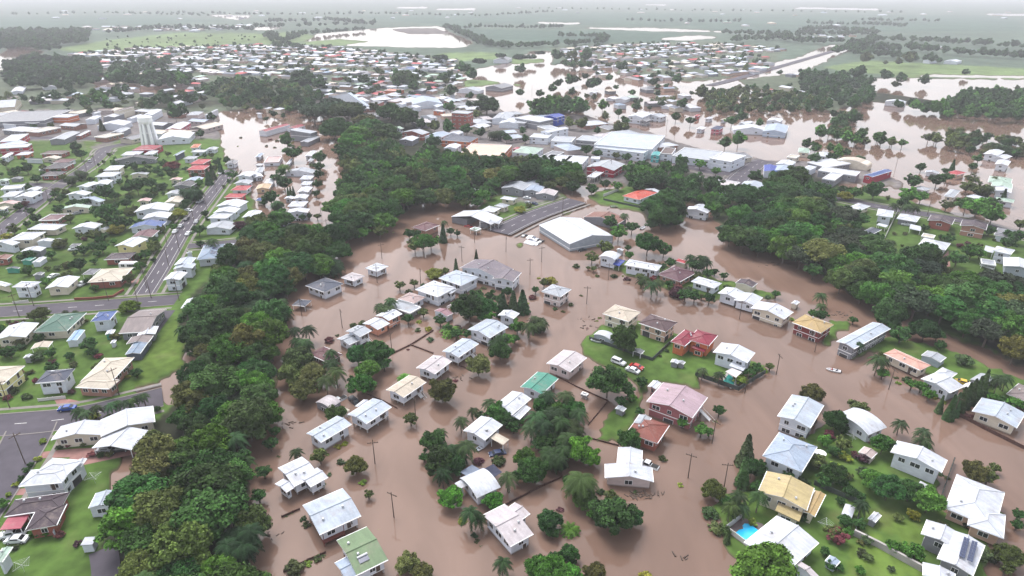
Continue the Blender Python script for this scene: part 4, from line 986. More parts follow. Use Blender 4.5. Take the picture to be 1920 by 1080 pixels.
def block(root, c0, rz0, B, first, hs_):
    """one roofed block of a building, placed relative to the thing's own base"""
    pts, rc, wc, form, z = B['pts'], B['roof'], B['wall'], B['form'], B['z']; fl = hs_['fl']; kd = B.get('kd') or hs_['kd']
    mid, a, L, W = rect(pts, z + .1)
    if form in 'gv' and False: pass
    if form in 'hg' and form == 'h' and W > L: a += math.pi / 2; L, W = W, L
    zb = hs_['zb']; dist = hs_['dist']
    ca_, sa_ = math.cos(-rz0), math.sin(-rz0); dx, dy = mid - c0
    lx, ly = dx * ca_ - dy * sa_, dx * sa_ + dy * ca_; la = a - rz0
    # overlap guard: every block of one building sits a touch off its neighbours
    z += hs_['n'] * 0.013; hs_['n'] += 1
    rm, rh = roof_mesh(form, L, W)
    ro = ob('roof', rm, root, (lx, ly, z), la, COL[rc])
    ov = 0.68 if kd == 'H' else 0.15; l, w_ = L / 2 - ov, W / 2 - ov
    if form == 'f': ov = 0
    wl = MB()
    ztop = z - .02
    if kd == 'C' or 'b' in fl:
        for sx in ([-1, 1] if L < 8 else [-1, -.33, .33, 1]):
            for sy in (-1, 1): pm = MB(); pm.tube((sx * (l - .1), sy * (w_ - .1), zb), (sx * (l - .1), sy * (w_ - .1), z + .02), .09, .09, 5); ob('post', pm.build('post', [M_TRIM]), root, (lx, ly, 0), la)
        if 'b' in fl:
            wm = MB(); wm.box(-l, w_ * .2, zb, l, w_, ztop, 0); ob('wall', wm.build('wall', [M_WALL]), root, (lx, ly, 0), la, COL[wc])
        return
    floor = zb
    if 's' in fl:
        floor = z - 2.55
        for sx in np.linspace(-1, 1, max(3, int(L / 3.2))):
            for sy in (-1, 0, 1):
                p_ = MB(); p_.box(-.14, -.14, zb, .14, .14, floor + .01)
                ob('stump', p_.build('stump', [M_CONC]), root, (lx + (sx * (l - .2)) * math.cos(la) - sy * (w_ - .2) * math.sin(la), ly + (sx * (l - .2)) * math.sin(la) + sy * (w_ - .2) * math.cos(la), 0), la)
        wl.box(-l, -w_, floor, l, w_, floor + .2, 1)
        floor += .2
    two = (z - zb > 4.35) and 's' not in fl
    if two:
        zf = z - 2.5; wl.box(-l, -w_, zb, l, w_, zf, 0); wl.box(-l - .06, -w_ - .06, zf, l + .06, w_ + .06, zf + .22, 1); floor = zf + .22
    wl.box(-l, -w_, floor, l, w_, ztop, 0)
    if form in 'gs' or form == 'v':                                          # gable ends
        w0 = w_
        if form == 'g': prof = [(-w0, 0), (w0, 0), (0, w0 * .20 * .98)]
        elif form == 's': prof = [(-w0, 0), (w0, 0), (w0, 2 * w0 * .08), (-w0, .02)]
        else: prof = [(w0 * math.sin(t) , rh * .93 * math.cos(t)) for t in np.linspace(-math.pi / 2, math.pi / 2, 8)]
        n = len(prof); v = [(-l + .02, y, ztop + zz) for y, zz in prof] + [(l - .02, y, ztop + zz) for y, zz in prof]
        wl.add(v, [tuple(range(n))[::-1], tuple(range(n, 2 * n))] + [(i, (i + 1) % n, n + (i + 1) % n, n + i) for i in range(n)], 0)
    wobj = ob('wall', wl.build('wall', [M_WALL, M_TRIM]), root, (lx, ly, 0), la, [min(.82, q * 1.28) for q in COL[wc]])
    if dist < 620 and kd in 'HBTWS' and min(L, W) > 2.2:
        gap = {'H': 2.9, 'T': 3.0, 'B': 4.0, 'W': 6.0, 'S': 5}[kd] * (1 if dist < 260 else 1.5)
        for side in range(4):
            ang = la + rz0 + [-math.pi / 2, 0, math.pi / 2, math.pi][side]
            nrm = np.array([math.cos(ang), math.sin(ang)])
            if nrm @ (-mid / np.linalg.norm(mid)) < -0.15: continue
            Ls = (L if side in (0, 2) else W) - 2 * ov; half = w_ if side in (0, 2) else l
            rows = [z - 1.2]
            if two: rows.append(z - 3.65)
            if kd == 'T': rows = [z - 2 - 3.3 * i for i in range(4)]
            if kd in 'WS' : rows = [z - 1.2] if dist < 200 and (kd == 'W' or Ls > 3.5) else []
            if kd == 'S' and rows: gap = 3
            rows = [r_ for r_ in rows if r_ - .65 > zb + .05]
            n = max(1, int(Ls / gap)) if rows else 0
            for r_ in rows:
                for i in range(n):
                    if kd != 'T' and HR.random() < 0.14 and n > 1: continue
                    o_ = (i + .5 - n / 2) * Ls / n + HR.uniform(-.25, .25) * (kd == 'H'); sc = HR.choice([.8, 1, 1.25, 1.5]) if kd == 'H' else 1.2
                    if sc * .8 > Ls / n / 2: sc = Ls / n / 2.1
                    lp = {0: (o_, -half), 1: (half, o_), 2: (-o_, half), 3: (-half, -o_)}[side]
                    X = lx + lp[0] * math.cos(la) - lp[1] * math.sin(la); Y = ly + lp[0] * math.sin(la) + lp[1] * math.cos(la)
                    is_low = two and r_ < z - 3.1
                    if is_low and HR.random() < .3 and Ls / n > 2.9 and dist < 300:
                        ob('garage_opening', GAR, root, (X, Y, zb + .05), la + [0, math.pi / 2, math.pi, -math.pi / 2][side]); continue
                    ob('window', WIN, root, (X, Y, r_), la + [0, math.pi / 2, math.pi, -math.pi / 2][side], scale=(sc, 1, 1))
            if first and side in (0, 2) and dist < 260 and kd == 'H':
                lp = {0: (l * .5, -half), 2: (-l * .5, half)}[side]; zz = (floor if ('s' in fl or two) else zb)
                X = lx + lp[0] * math.cos(la) - lp[1] * math.sin(la); Y = ly + lp[0] * math.sin(la) + lp[1] * math.cos(la); ar = la + [0, math.pi / 2, math.pi, -math.pi / 2][side]
                ob('door', DOOR, root, (X + .03 * math.sin(ar), Y - .03 * math.cos(ar), zz + .05), ar)
                if zz > zb + 1 and ('d' in fl or HR.random() < .2):
                    zz - zb < 3.4 and ob('stairs', steps_mesh(zz - zb), root, (X, Y, zb), ar)
    if first and kd == 'H' and dist < 260 and form in 'gh':
        for k in range(HR.choice([1, 2, 2])):
            vx = HR.uniform(-.3, .3) * L; vy = HR.choice([-1, 1]) * HR.uniform(.12, .3) * W; ins = 1 - abs(vy) / (W / 2)
            ob('roof_vent', VENT, ro, (vx, vy, (W / 2) * (.2 if form == 'g' else .27) * ins + .2))
    if first and ('p' in fl or 'k' in fl and False):
        h_ = .2 if form == 'g' else .27; tilt = math.atan(h_)
        for gx in (-.28, .02):
            pm = MB()
            for i in range(2):
                for j in range(3): pm.box(gx * L + i * 1.75, j * 1.15, 0, gx * L + i * 1.75 + 1.65, j * 1.15 + 1.02, .05)
            po = ob('solar_panels', pm.build('solar_panels', [M_SOLAR]), ro, (0, -W / 2 + .5, .5 * h_ + .22)); po.rotation_euler = (tilt, 0, 0)
    if first and 'k' in fl:
        k_ = MB(); k_.box(-l - .2, -w_ - 1.0 + 0, floor - .15, -l + 4.5, -w_ + .4, floor + .02)
        for sx in (-l - .1, -l + 4.3): k_.box(sx, -w_ - .95, zb, sx + .12, -w_ - .8, z)
        ob('deck', k_.build('deck', [M_DECK]), root, (lx, ly, 0), la)
    if first and 'q' in fl:
        q = MB(); q.box(-1, -.6, 0, 1, .6, .08, 0); q.tube((-1.05, .75, .15), (1.05, .75, .15), .26, .26, 10, 1)
        qo = ob('solar_heater', q.build('solar_heater', [M_SOLAR, M_METAL]), ro, (-L * .12, -W * .28, W * .5 * .2 * .44 + .25)); qo.rotation_euler = (math.atan(.2), 0, 0)

HR = random.Random(3)
NOUN = dict(H=('house', 'house'), S=('shed', 'shed'), B=('shop_building', 'building'), W=('hall', 'hall'), C=('carport', 'carport'), T=('apartment_block', 'apartment block'))
FORMW = dict(g='gable roofed', h='hip roofed', f='flat roofed', s='skillion roofed', v='curved roofed')
BL = []; reg = None
for line in BUILD.strip().split('\n'):
    if line[0] == '#': reg = (int(line[2]) * 480, int(line[1]) * 270); continue
    plus = line[0] == '+'; parts = line.lstrip('+').split('|')
    pts = [(reg[0] + float(a) / 4, reg[1] + float(b) / 4) for a, b in (q.split(',') for q in parts[0].split())]
    d = dict(pts=pts, roof=parts[1], wall=parts[2], form=parts[3], z=float(parts[4]) * (.80 if float(parts[4]) <= 4.6 else .84))
    if plus:
        if len(parts) > 5: d['kd'] = parts[5]
        BL[-1]['blocks'].append(d)
    else: BL.append(dict(blocks=[d], fl=parts[5], kd=parts[5][0], label=parts[6] if len(parts) > 6 else None))
FOOT = []            # footprints, kept free of scattered houses and trees
def build_house(h):
    b0 = h['blocks'][0]; x = sum(p[0] for p in b0['pts']) / 3; y = sum(p[1] for p in b0['pts']) / 3
    c0, rz0, L, W = rect(b0['pts'], b0['z'] + .1)
    X, Y = pix((c0[0], c0[1], 0)); isdry = dry(X, Y)
    hs_ = dict(fl=h['fl'][1:], kd=h['kd'], zb=(ZG - .1 if isdry else -.9), dist=float(np.hypot(*c0)), n=0)
    noun = NOUN[h['kd']]
    root = ob(noun[0], None, None, (c0[0], c0[1], 0), rz0)
    for i, b in enumerate(h['blocks']):
        m_, a_, L_, W_ = rect(b['pts'], b['z'] + .1); FOOT.append((m_[0], m_[1], max(L_, W_) / 2))
        block(root, c0, rz0, b, i == 0, hs_)
    rw = WORD.get(b0['roof'], b0['roof']); look = f"{rw} {FORMW[b0['form']]}"
    tag(root, cat=noun[1] if noun[1] != 'hall' else 'hall', group={'H': 'houses of the flooded town', 'S': 'backyard sheds', 'B': 'shops and public buildings', 'W': 'large halls and warehouses', 'C': 'carports and shelters'}.get(h['kd']))
    record(root, (c0[0], c0[1], b0['z']), look + (' dry' if False else ''), noun[1], h['label'], L * W / hs_['dist'] ** 2)
for h in BL: build_house(h)

# extra roof fittings on particular houses
def find(lbl): return next(t['o'] for t in THINGS if t['label'] == lbl)
def solar_array(lbl, corners, z, n, m_):
    root = find(lbl); A, Bc, C = (at(1440 + a / 4, 810 + b / 4, z) for a, b in corners); P = MB(); e1 = (Bc - A) / n; e2 = (C - Bc) / m_
    for i in range(n):
        for j in range(m_):
            o_ = A + e1 * (i + .04) + e2 * (j + .04); a = e1 * .92; b = e2 * .92
            P.add([o_, o_ + a, o_ + a + b, o_ + b, *(q + np.array([0, 0, .08]) for q in (o_, o_ + a, o_ + a + b, o_ + b))], [(0, 3, 2, 1), (4, 5, 6, 7), (0, 1, 5, 4), (1, 2, 6, 5), (2, 3, 7, 6), (3, 0, 4, 7)])
    o = ob('solar_panels', P.build('solar_panels', [M_SOLAR])); o.parent = root; o.matrix_parent_inverse = root_inv(root)
def root_inv(r):
    from mathutils import Matrix
    return (Matrix.Translation(r.location) @ r.rotation_euler.to_matrix().to_4x4()).inverted()
for c in (((1470, 785), (1430, 930), (1475, 950)), ((1530, 812), (1490, 960), (1535, 978))): solar_array('white L shaped house with two solar arrays', c, 5.5, 8, 2)

# water tower
p0 = at(1130 / 4, 1080 / 4, ZG); zt = CAM_H; 
x_, y_, d_ = ray(275, 217); TH = CAM_H + d_ * (p0[1] / y_)
wt = ob('water_tower', None, None, (p0[0], p0[1], ZG)); TH -= ZG; wr = 4.5
record(wt, p0, 'white', 'tower', 'tall white water tower with tapering legs, round tank and arched openings', 9); tag(wt, cat='water tower')
tp = 0.76; M_TOW = mat('white_render', (.86, .86, .87), .8)
tk = MB(); n = 20
for a, b_, r0, r1 in ((tp * TH, .83 * TH, wr * .95, wr * 1.02), (.83 * TH, .96 * TH, wr * .98, wr * .98), (.96 * TH, TH, wr * .98, wr * .3)): tk.tube((0, 0, a), (0, 0, b_), r0 * 1.12, r1 * 1.12, n)
ob('tank', tk.build('tank', [M_TOW]), wt)
for k in range(8):
    a = 2 * math.pi * k / 8; c, s_ = math.cos(a), math.sin(a); lg = MB(); lg.tube((c * wr * 1.15, s_ * wr * 1.15, 0), (c * wr * .86, s_ * wr * .86, tp * TH), 1.3, 1.0, 4); ob('leg', lg.build('leg', [M_TOW]), wt)
cr = MB(); cr.tube((0, 0, 0), (0, 0, tp * TH), wr * .7, wr * .62, 12); ob('shaft', cr.build('shaft', [mat('tower_render', (.72, .72, .75), .8)]), wt)
bd = MB()
for zz in (.42, .74):
    for k in range(8):
        a = 2 * math.pi * k / 8; b2 = 2 * math.pi * (k + 1) / 8; r_ = wr * (1.15 - .29 * zz / tp) * .97; bd.tube((math.cos(a) * r_, math.sin(a) * r_, zz * TH), (math.cos(b2) * r_, math.sin(b2) * r_, zz * TH), .5, .5, 4)
ob('ring_beam', bd.build('ring_beam', [M_TOW]), wt)

# ---------------------------------------------------------------- foliage prototypes (unit crown radius 1, centre at origin)
def crown_mesh(seed, nclump=46, nleaf=60, flat=0.75, leaf=0.075, spread=1.0, kind='b', core=9):
    r = np.random.default_rng(seed); C = []
    while len(C) < nclump:
        p_ = r.normal(size=3); p_ /= np.linalg.norm(p_)
        if p_[2] < -0.35: continue
        rad = r.uniform(.55, .82) if r.random() < .85 else r.uniform(.2, .5)
        rad *= 1 + .14 * math.sin(3 * math.atan2(p_[1], p_[0]) + seed) 
        C.append((p_ * [rad * spread, rad * spread, rad * flat], r.uniform(.13, .29), r.uniform(.6, 1.5)))
    V = []; tone = []
    for c, cr_, tn in C:
        nl = int(nleaf * (cr_ / .26) ** 2)
        d = r.normal(size=(nl, 3)); d[:, 2] = np.abs(d[:, 2]) * 1.1 - .35; d /= np.linalg.norm(d, axis=1)[:, None]
        pos = c + d * cr_ * r.uniform(.8, 1.08, (nl, 1)) * [1, 1, .85]
        nrm = d * .7 + r.normal(size=(nl, 3)) * .45 + [0, 0, .35]; nrm /= np.linalg.norm(nrm, axis=1)[:, None]
        a = np.cross(nrm, r.normal(size=(nl, 3))); a /= np.linalg.norm(a, axis=1)[:, None]; b = np.cross(nrm, a)
        sz = leaf * r.uniform(.6, 1.3, (nl, 1)); a *= sz; b *= sz * r.uniform(.5, .9, (nl, 1))
        V.append(np.stack([pos - a - b * .3, pos + b - a * .1, pos + a + b * .2, pos - b + a * .1], 1).reshape(-1, 3)); tone.append(np.repeat(tn * r.uniform(.7, 1.3, nl), 4))
    cq = .24 if core > 8 else .4
    # dense twig core so that no light leaks straight through
    n2 = 14; cv = []; 
    for c, cr_, tn in C:
        k = core; d = r.normal(size=(k, 3)); d /= np.linalg.norm(d, axis=1)[:, None]
        a = np.cross(d, [0.3, .2, 1]); a /= np.linalg.norm(a, axis=1)[:, None]; b = np.cross(d, a); s_ = cr_ * .75; pos = c + d * cr_ * .55
        cv.append(np.stack([pos - a * s_, pos + b * s_, pos + a * s_, pos - b * s_], 1).reshape(-1, 3))
    g = r.normal(size=(60 if core > 8 else 16, 3)); g /= np.linalg.norm(g, axis=1)[:, None]; a = np.cross(g, [.1, .3, 1]); a /= np.linalg.norm(a, axis=1)[:, None]; b = np.cross(g, a); pos = g * [.5, .5, .5 * flat]
    cv.append(np.stack([pos - a * cq, pos + b * cq, pos + a * cq, pos - b * cq], 1).reshape(-1, 3))
    cv = np.concatenate(cv); Vl = np.concatenate(V); tn = np.concatenate(tone)
    A = np.concatenate([Vl, cv]); tn = np.concatenate([tn, np.full(len(cv), .7)]); n = len(A) // 4
    m = quads('crown', A, n, [M_LEAF]); at2 = m.attributes.new('tone', 'FLOAT', 'POINT'); at2.data.foreach_set('value', tn.astype(np.float32)); return m
def frond_mesh(seed, nf, length=1.0, droop=.55, wide=.2, nseg=7, up=.6, leafl=True, tones=(.8, 1.25)):
    r = np.random.default_rng(seed); V = []; tone = []
    for k in range(nf):
        az = 2 * math.pi * (k * .382) + r.uniform(-.2, .2); e = up * (1 - 1.25 * k / nf) + r.uniform(-.1, .1); tn = r.uniform(*tones)
        d = np.array([math.cos(az), math.sin(az), 0]); side = np.array([-d[1], d[0], 0]); pts = []
        for i in range(nseg + 1):
            s_ = i / nseg; pts.append(d * s_ * length * math.cos(e * .7) + np.array([0, 0, 1]) * (math.sin(e) * s_ * length - droop * s_ ** 2 * length))
        for i in range(nseg):
            p, q = pts[i], pts[i + 1]; w0 = wide * math.sin(math.pi * min(1, .12 + i / nseg * .9)) ** .7
            for sg in (-1, 1):
                for j in range(3 if leafl else 1):
                    t0 = j / 3; base = p + (q - p) * (t0 if leafl else 0); e_ = (q - p) * (.34 if leafl else 1)
                    tip = base + (q - p) * .6 + side * sg * w0 * r.uniform(.8, 1.1) - np.array([0, 0, w0 * .45])
                    V.append([base, base + e_, tip + (e_ * .5 if leafl else e_ * .1), tip]); tone.append([tn * r.uniform(.8, 1.2)] * 4)
    A = np.array(V).reshape(-1, 3); m = quads('fronds', A, len(A) // 4, [M_LEAF]); at2 = m.attributes.new('tone', 'FLOAT', 'POINT'); at2.data.foreach_set('value', np.array(tone, np.float32).reshape(-1)); return m
def join_arrays(ms):
    pass
CR = [crown_mesh(10 + i, nclump=66 + 10 * (i % 3), flat=[.8, .95, .7, .85][i % 4], nleaf=85, leaf=.05) for i in range(8)]
CRS = [crown_mesh(40 + i, nclump=20, nleaf=55, flat=.85, leaf=.095) for i in range(3)]                 # shrubs: coarser for their size
CRU = [crown_mesh(60 + i, nclump=60, flat=.32, nleaf=60, leaf=.045) for i in range(2)]
def cone_mesh(seed):
    r = np.random.default_rng(seed); n = 900; h = r.uniform(0, 1, n) ** .9; az = r.uniform(0, 6.28, n); rad = (1 - h) * .95 + .05; rad *= r.uniform(.75, 1.1, n)
    pos = np.stack([np.cos(az) * rad, np.sin(az) * rad, h * 6 - 3], 1); d = np.stack([np.cos(az), np.sin(az), np.full(n, .4)], 1) + r.normal(size=(n, 3)) * .3
    a = np.cross(d, [0, 0, 1]); a /= np.linalg.norm(a, axis=1)[:, None]; b = np.cross(d, a); b /= np.linalg.norm(b, axis=1)[:, None]; a *= .22; b *= .3
    core = []
    V = np.stack([pos - a, pos + b, pos + a, pos - b], 1).reshape(-1, 3); m = quads('crown', V, n, [M_LEAF]); q = m.attributes.new('tone', 'FLOAT', 'POINT'); q.data.foreach_set('value', np.repeat(r.uniform(.6, 1.3, n), 4).astype(np.float32)); return m
CONE = [cone_mesh(3), cone_mesh(4)]
PALM = [frond_mesh(70 + i, 20, 1.0, .85, .22, 8, .9, True, (.6, 1.5)) for i in range(3)]; COCO = [frond_mesh(80, 26, 1.0, .8, .24, 8, .8)]; BAN = [frond_mesh(90 + i, 40, 1.0, .75, .17, 6, 1.25, False, (.75, 1.4)) for i in range(2)]
def trunk_mesh(seed, h=1.0, limbs=5, rad=.05):
    r = random.Random(seed); b = MB(); b.tube((0, 0, -.15), (r.uniform(-.03, .03), 0, h * .55), rad, rad * .7, 7)
    for i in range(limbs):
        a = 2 * math.pi * i / limbs + r.uniform(-.4, .4); q = (math.cos(a) * r.uniform(.3, .5), math.sin(a) * r.uniform(.3, .5), h * r.uniform(.8, 1.0)); b.tube((0, 0, h * r.uniform(.4, .54)), q, rad * .55, rad * .2, 5)
    return b.build('trunk', [M_BARK])
TRK = [trunk_mesh(i) for i in range(3)]; TRKP = []
for i in range(2):
    b = MB(); b.tube((0, 0, -.1), (.02 + .02 * i, 0, .5), .028, .022, 6); b.tube((.02 + .02 * i, 0, .5), (.03, 0, 1), .022, .018, 6); TRKP.append(b.build('trunk', [M_BARK]))

GREEN = dict(b=(.023, .062, .014), l=(.040, .110, .015), o=(.060, .080, .022), r=(.026, .048, .024), p=(.017, .036, .012), c=(.045, .066, .018), n=(.045, .12, .018), k=(.028, .054, .020), s=(.042, .062, .024), y=(.12, .16, .024), m=(.075, .030, .034))
LOOK = dict(b='dark green rounded', l='bright green leafy', o='olive brown', r='umbrella shaped', p='feathery', c='coconut', n='banana like', k='narrow upright', s='low dull green', y='yellow green', m='dark maroon leaved')
NAMEK = dict(b='broadleaf_tree', l='broadleaf_tree', o='broadleaf_tree', r='broadleaf_tree', p='palm_tree', c='palm_tree', n='banana_plant', k='conifer_tree', s='shrub', y='shrub', m='shrub')
NOUNK = dict(b='tree', l='tree', o='tree', r='tree', p='palm', c='palm', n='plant', k='conifer', s='shrub', y='shrub', m='shrub')
TR = []       # (x, y world, radius, kind)
FIXED = 0
reg = None
for line in TREES.strip().split('\n'):
    if line[0] == '#': reg = (int(line[2]) * 480, int(line[1]) * 270); continue
    for q in line.split(';'):
        if not q: continue
        X, Y, R, k = q.split(','); px, py, rp = reg[0] + float(X) / 4, reg[1] + float(Y) / 4, float(R) / 4 * (1.22 if k in 'pcn' else 1.08)
        rad = 4.0
        for _ in range(4):
            zc = {'b': 1.0, 'l': 1.0, 'o': 1.0, 'r': 1.1, 'p': 2.1, 'c': 2.2, 'n': .8, 'k': 3.0, 's': .5, 'y': .5, 'm': .5}[k] * rad
            if k in 'blo' : zc = min(zc, 9)
            if k in 'pc': zc = min(zc, 7.5)
            if k == 'k': zc = min(zc, 5)
            P = at(px, py, zc); rad = rp * depth_of(P) / FOCAL
        rad = min(rad, 16)
        TR.append([P[0], P[1], rad, k, 1, rp])
# fill the wooded belts
FOREST = [  # outline in crown space, kinds, spacing m, radius range
 ('452,428 500,412 560,415 640,440 652,478 615,505 560,515 545,560 520,600 525,640 500,660 500,720 515,760 485,800 470,850 460,900 488,950 490,1020 470,1090 480,1250 225,1250 218,1060 218,990 245,930 250,860 285,820 330,770 340,735 345,700 372,690 352,650 332,615 355,565 385,540 405,490 430,470', 'bbbplbloplpbbo', 4.9, (3.2, 6.4)),
 ('622,365 640,315 628,275 645,245 700,232 740,255 760,285 850,285 900,300 1000,300 1090,320 1095,352 1040,345 940,345 895,380 840,375 770,380 740,410 700,440 640,440 618,420', 'bbblboblbo', 6.2, (3.8, 7.2)),
 ('1350,415 1390,395 1430,365 1450,340 1500,330 1560,348 1575,395 1640,440 1690,480 1740,497 1770,515 1840,525 1910,552 1960,580 1970,680 1900,680 1860,640 1790,600 1700,575 1600,555 1530,508 1490,480 1420,462 1355,445', 'bbrblrlbbo', 6.4, (4.0, 8.0)),
 ('1160,315 1200,300 1290,318 1330,338 1440,350 1420,390 1330,395 1285,370 1180,345', 'bbblb', 7.2, (4.5, 6.5)),
 ('5,118 60,102 190,112 190,150 120,163 10,158', 'bbr', 10, (5, 8)), ('372,165 430,145 560,152 612,180 580,203 430,200', 'bbbol', 9.5, (4.5, 7)), ('0,60 60,60 170,58 165,78 50,88 0,86', 'b', 16, (8, 12)),
 ('560,192 640,190 690,205 650,222 560,212', 'r', 9, (7, 9)), ('990,192 1090,187 1108,208 1000,213', 'bbl', 7.5, (5, 7)), ('1310,167 1400,162 1560,178 1560,203 1330,205', 'ob', 8.5, (3.8, 6)),
 ('1500,132 1600,145 1640,150 1640,182 1590,198 1500,165', 'bbr', 10, (5, 7.5)), ('1650,190 1760,196 1800,175 1920,168 2050,175 2050,245 1920,222 1760,212', 'bbl', 8.5, (5, 8)), ('1535,237 1620,242 1700,262 1715,268 1600,262 1530,248', 'blo', 7, (4, 6)), ('1500,264 1560,271 1610,284 1590,288 1500,275', 'bl', 7, (4, 5)),
 ('1730,255 1800,242 1920,258 2000,280 1920,285 1800,275', 'obs', 8, (4, 6.5)), ('1560,205 1610,210 1600,233 1560,230', 'ob', 7.5, (4, 6)), ('190,120 300,105 330,112 250,150 190,160', 'b', 16, (6, 8)), ('1045,115 1110,118 1110,122 1070,125', 'bo', 10, (6, 8)),
 ('-300,420 -200,420 -200,500 -300,500', 'b', 30, (5, 6)), ('170,150 360,140 360,158 280,160 190,142', 'bb', 10, (6, 8)), ('0,178 180,172 280,178 280,205 60,190 0,186', 'bbo', 17, (4, 6.5)), ('250,178 420,172 430,196 300,205', 'bbo', 16, (4, 6.5)),
]
grid = {}
def free(x, y, d, g=grid):
    i, j = int(x // 12), int(y // 12)
    for a in (-1, 0, 1):
        for b in (-1, 0, 1):
            for (u, v_, rr) in g.get((i + a, j + b), ()):
                if (u - x) ** 2 + (v_ - y) ** 2 < (d * rr) ** 2: return False
    return True
def putg(x, y, rr=1, g=grid): g.setdefault((int(x // 12), int(y // 12)), []).append((x, y, rr))
for t_ in TR:
    if t_[3] in 'blorn': putg(t_[0], t_[1])
HG = {}
for (x, y, rr) in FOOT: putg(x, y, 1, HG)
def nearhouse(x, y, d):
    i, j = int(x // 12), int(y // 12)
    return any((u - x) ** 2 + (v_ - y) ** 2 < d * d for a in (-2, -1, 0, 1, 2) for b in (-2, -1, 0, 1, 2) for (u, v_, rr) in HG.get((i + a, j + b), ()))
for s, kinds, sp, (r0, r1) in FOREST:
    P = poly(s); W3 = np.array([at(x, y, 6)[:2] for x, y in P]); lo, hi = W3.min(0), W3.max(0); n = int((hi - lo).prod() / (sp * sp) * 9)
    for _ in range(min(n, 90000)):
        x, y = random.uniform(lo[0], hi[0]), random.uniform(lo[1], hi[1])
        k = random.choice(kinds); rad = random.uniform(r0, r1) * (.8 if k == 'p' else 1)
        if not inpoly(W3, np.array([x, x - rad * .4, x + rad * .4, x, x]), np.array([y, y, y, y - rad * .4, y + rad * .4])).all() or not free(x, y, sp) or nearhouse(x, y, 8): continue
        putg(x, y)
        TR.append([x, y, rad, k, 0, rad * FOCAL / depth_of((x, y, 6))])
# far suburbs: scattered houses and trees
ZONES = [('100,104 250,90 480,83 640,88 850,112 870,130 890,150 760,190 700,182 620,180 560,148 400,138 240,150 190,122', 15.5), ('1035,92 1160,82 1330,80 1470,90 1440,128 1330,150 1200,156 1120,140 1060,112', 18), ('600,185 860,178 905,205 1000,228 940,245 700,215', 24),
 ('-250,185 230,172 240,205 0,240 -250,260', 22), ('1380,152 1500,138 1500,165 1560,180 1420,182', 24), ('1110,165 1290,160 1300,205 1180,212 1120,200', 32), ('180,142 380,136 400,190 250,198 180,182', 25), ('860,205 1000,235 900,235 780,225', 22), ('150,50 480,46 420,56 200,60', 50), ('1600,82 1900,92 1900,98 1620,90', 70), ('1170,35 1700,50 1700,56 1200,45', 160), ('100,20 900,20 900,40 100,40', 260), ('900,12 1900,22 1900,35 1000,24', 300), ('1540,60 1640,66 1580,74 1500,70', 45)]
ROADP = []
for s_, w_, m_ in ROADS:
    q_ = [tuple(map(float, q.split(','))) for q in s_.split()]
    for (a0, b0), (a1, b1) in zip(q_, q_[1:]):
        k_ = max(1, int(math.hypot(a1 - a0, b1 - b0) / 8)); ROADP += [(a0 + (a1 - a0) * i / k_, b0 + (b1 - b0) * i / k_) for i in range(k_ + 1)]
FAR = []
for zi, (s, sp) in enumerate(ZONES):
    W3 = np.array([at(x, y, 3)[:2] for x, y in poly(s)]); lo, hi = W3.min(0), W3.max(0); ang = [-.35, .5, -.5, .2, .4, .3, -.3, .4, 0, 0, 0, 0, 0, 0][zi]; ca_, sa_ = math.cos(ang), math.sin(ang)
    c = (lo + hi) / 2; ext = np.linalg.norm(hi - lo) / 2
    for u in np.arange(-ext, ext, sp):
        for v_ in np.arange(-ext, ext, sp * 1.25):
            if int(v_ / (sp * 1.25)) % 3 == 0 and zi < 5: continue
            uu, vv = u + random.uniform(-.3, .3) * sp, v_ + random.uniform(-.3, .3) * sp
            x, y = c[0] + uu * ca_ - vv * sa_, c[1] + uu * sa_ + vv * ca_
            if not inpoly(W3, np.array([x]), np.array([y]))[0] or nearhouse(x, y, 14) or random.random() < .1: continue
            FAR.append((x, y, ang + random.choice([0, math.pi / 2]) + random.uniform(-.06, .06)))
            if sp < 60 and random.random() < .85:
                tx, ty = x + random.uniform(-.5, .5) * sp, y + random.uniform(.3, .6) * sp; rr = random.uniform(2.8, 6)
                TR.append([tx, ty, rr, random.choice('bbbo'), 0, rr * FOCAL / depth_of((tx, ty, 5))])
for s, n in (('0,300 420,290 440,330 430,420 250,540 0,560', 150), ('0,600 190,600 260,680 0,740', 20), ('1560,350 1900,450 1900,600 1650,470', 30), ('1420,860 1560,800 1760,900 1860,1060 1400,1080', 60), ('430,250 600,260 600,420 480,430', 12), ('1130,485 1460,560 1400,570 1150,515', 22), ('1640,660 1900,740 1900,800 1700,720', 24), ('760,520 1010,540 960,640 720,600', 34), ('1060,490 1480,560 1500,600 1130,520', 10)):
    W3 = np.array([at(x, y, 1)[:2] for x, y in poly(s)]); lo, hi = W3.min(0), W3.max(0); c_ = 0; lft = s.startswith('0,300')
    for _ in range(6000):
        if c_ >= n: break
        x, y = random.uniform(lo[0], hi[0]), random.uniform(lo[1], hi[1]); X, Y = pix((x, y, 0))
        if not inpoly(W3, np.array([x]), np.array([y]))[0] or nearhouse(x, y, 7) or not free(x, y, 3.5) or any(abs(X - rx) < 13 and abs(Y - ry) < 9 for rx, ry in ROADP): continue
        k = random.choice('bobblbo' if lft else 'sssybom'); rr = random.uniform(1.3, 3.0) if lft else random.uniform(.7, 1.7) * (1.5 if k in 'bo' else 1); putg(x, y); c_ += 1; TR.append([x, y, rr, k, 0, rr * FOCAL / depth_of((x, y, 1))])
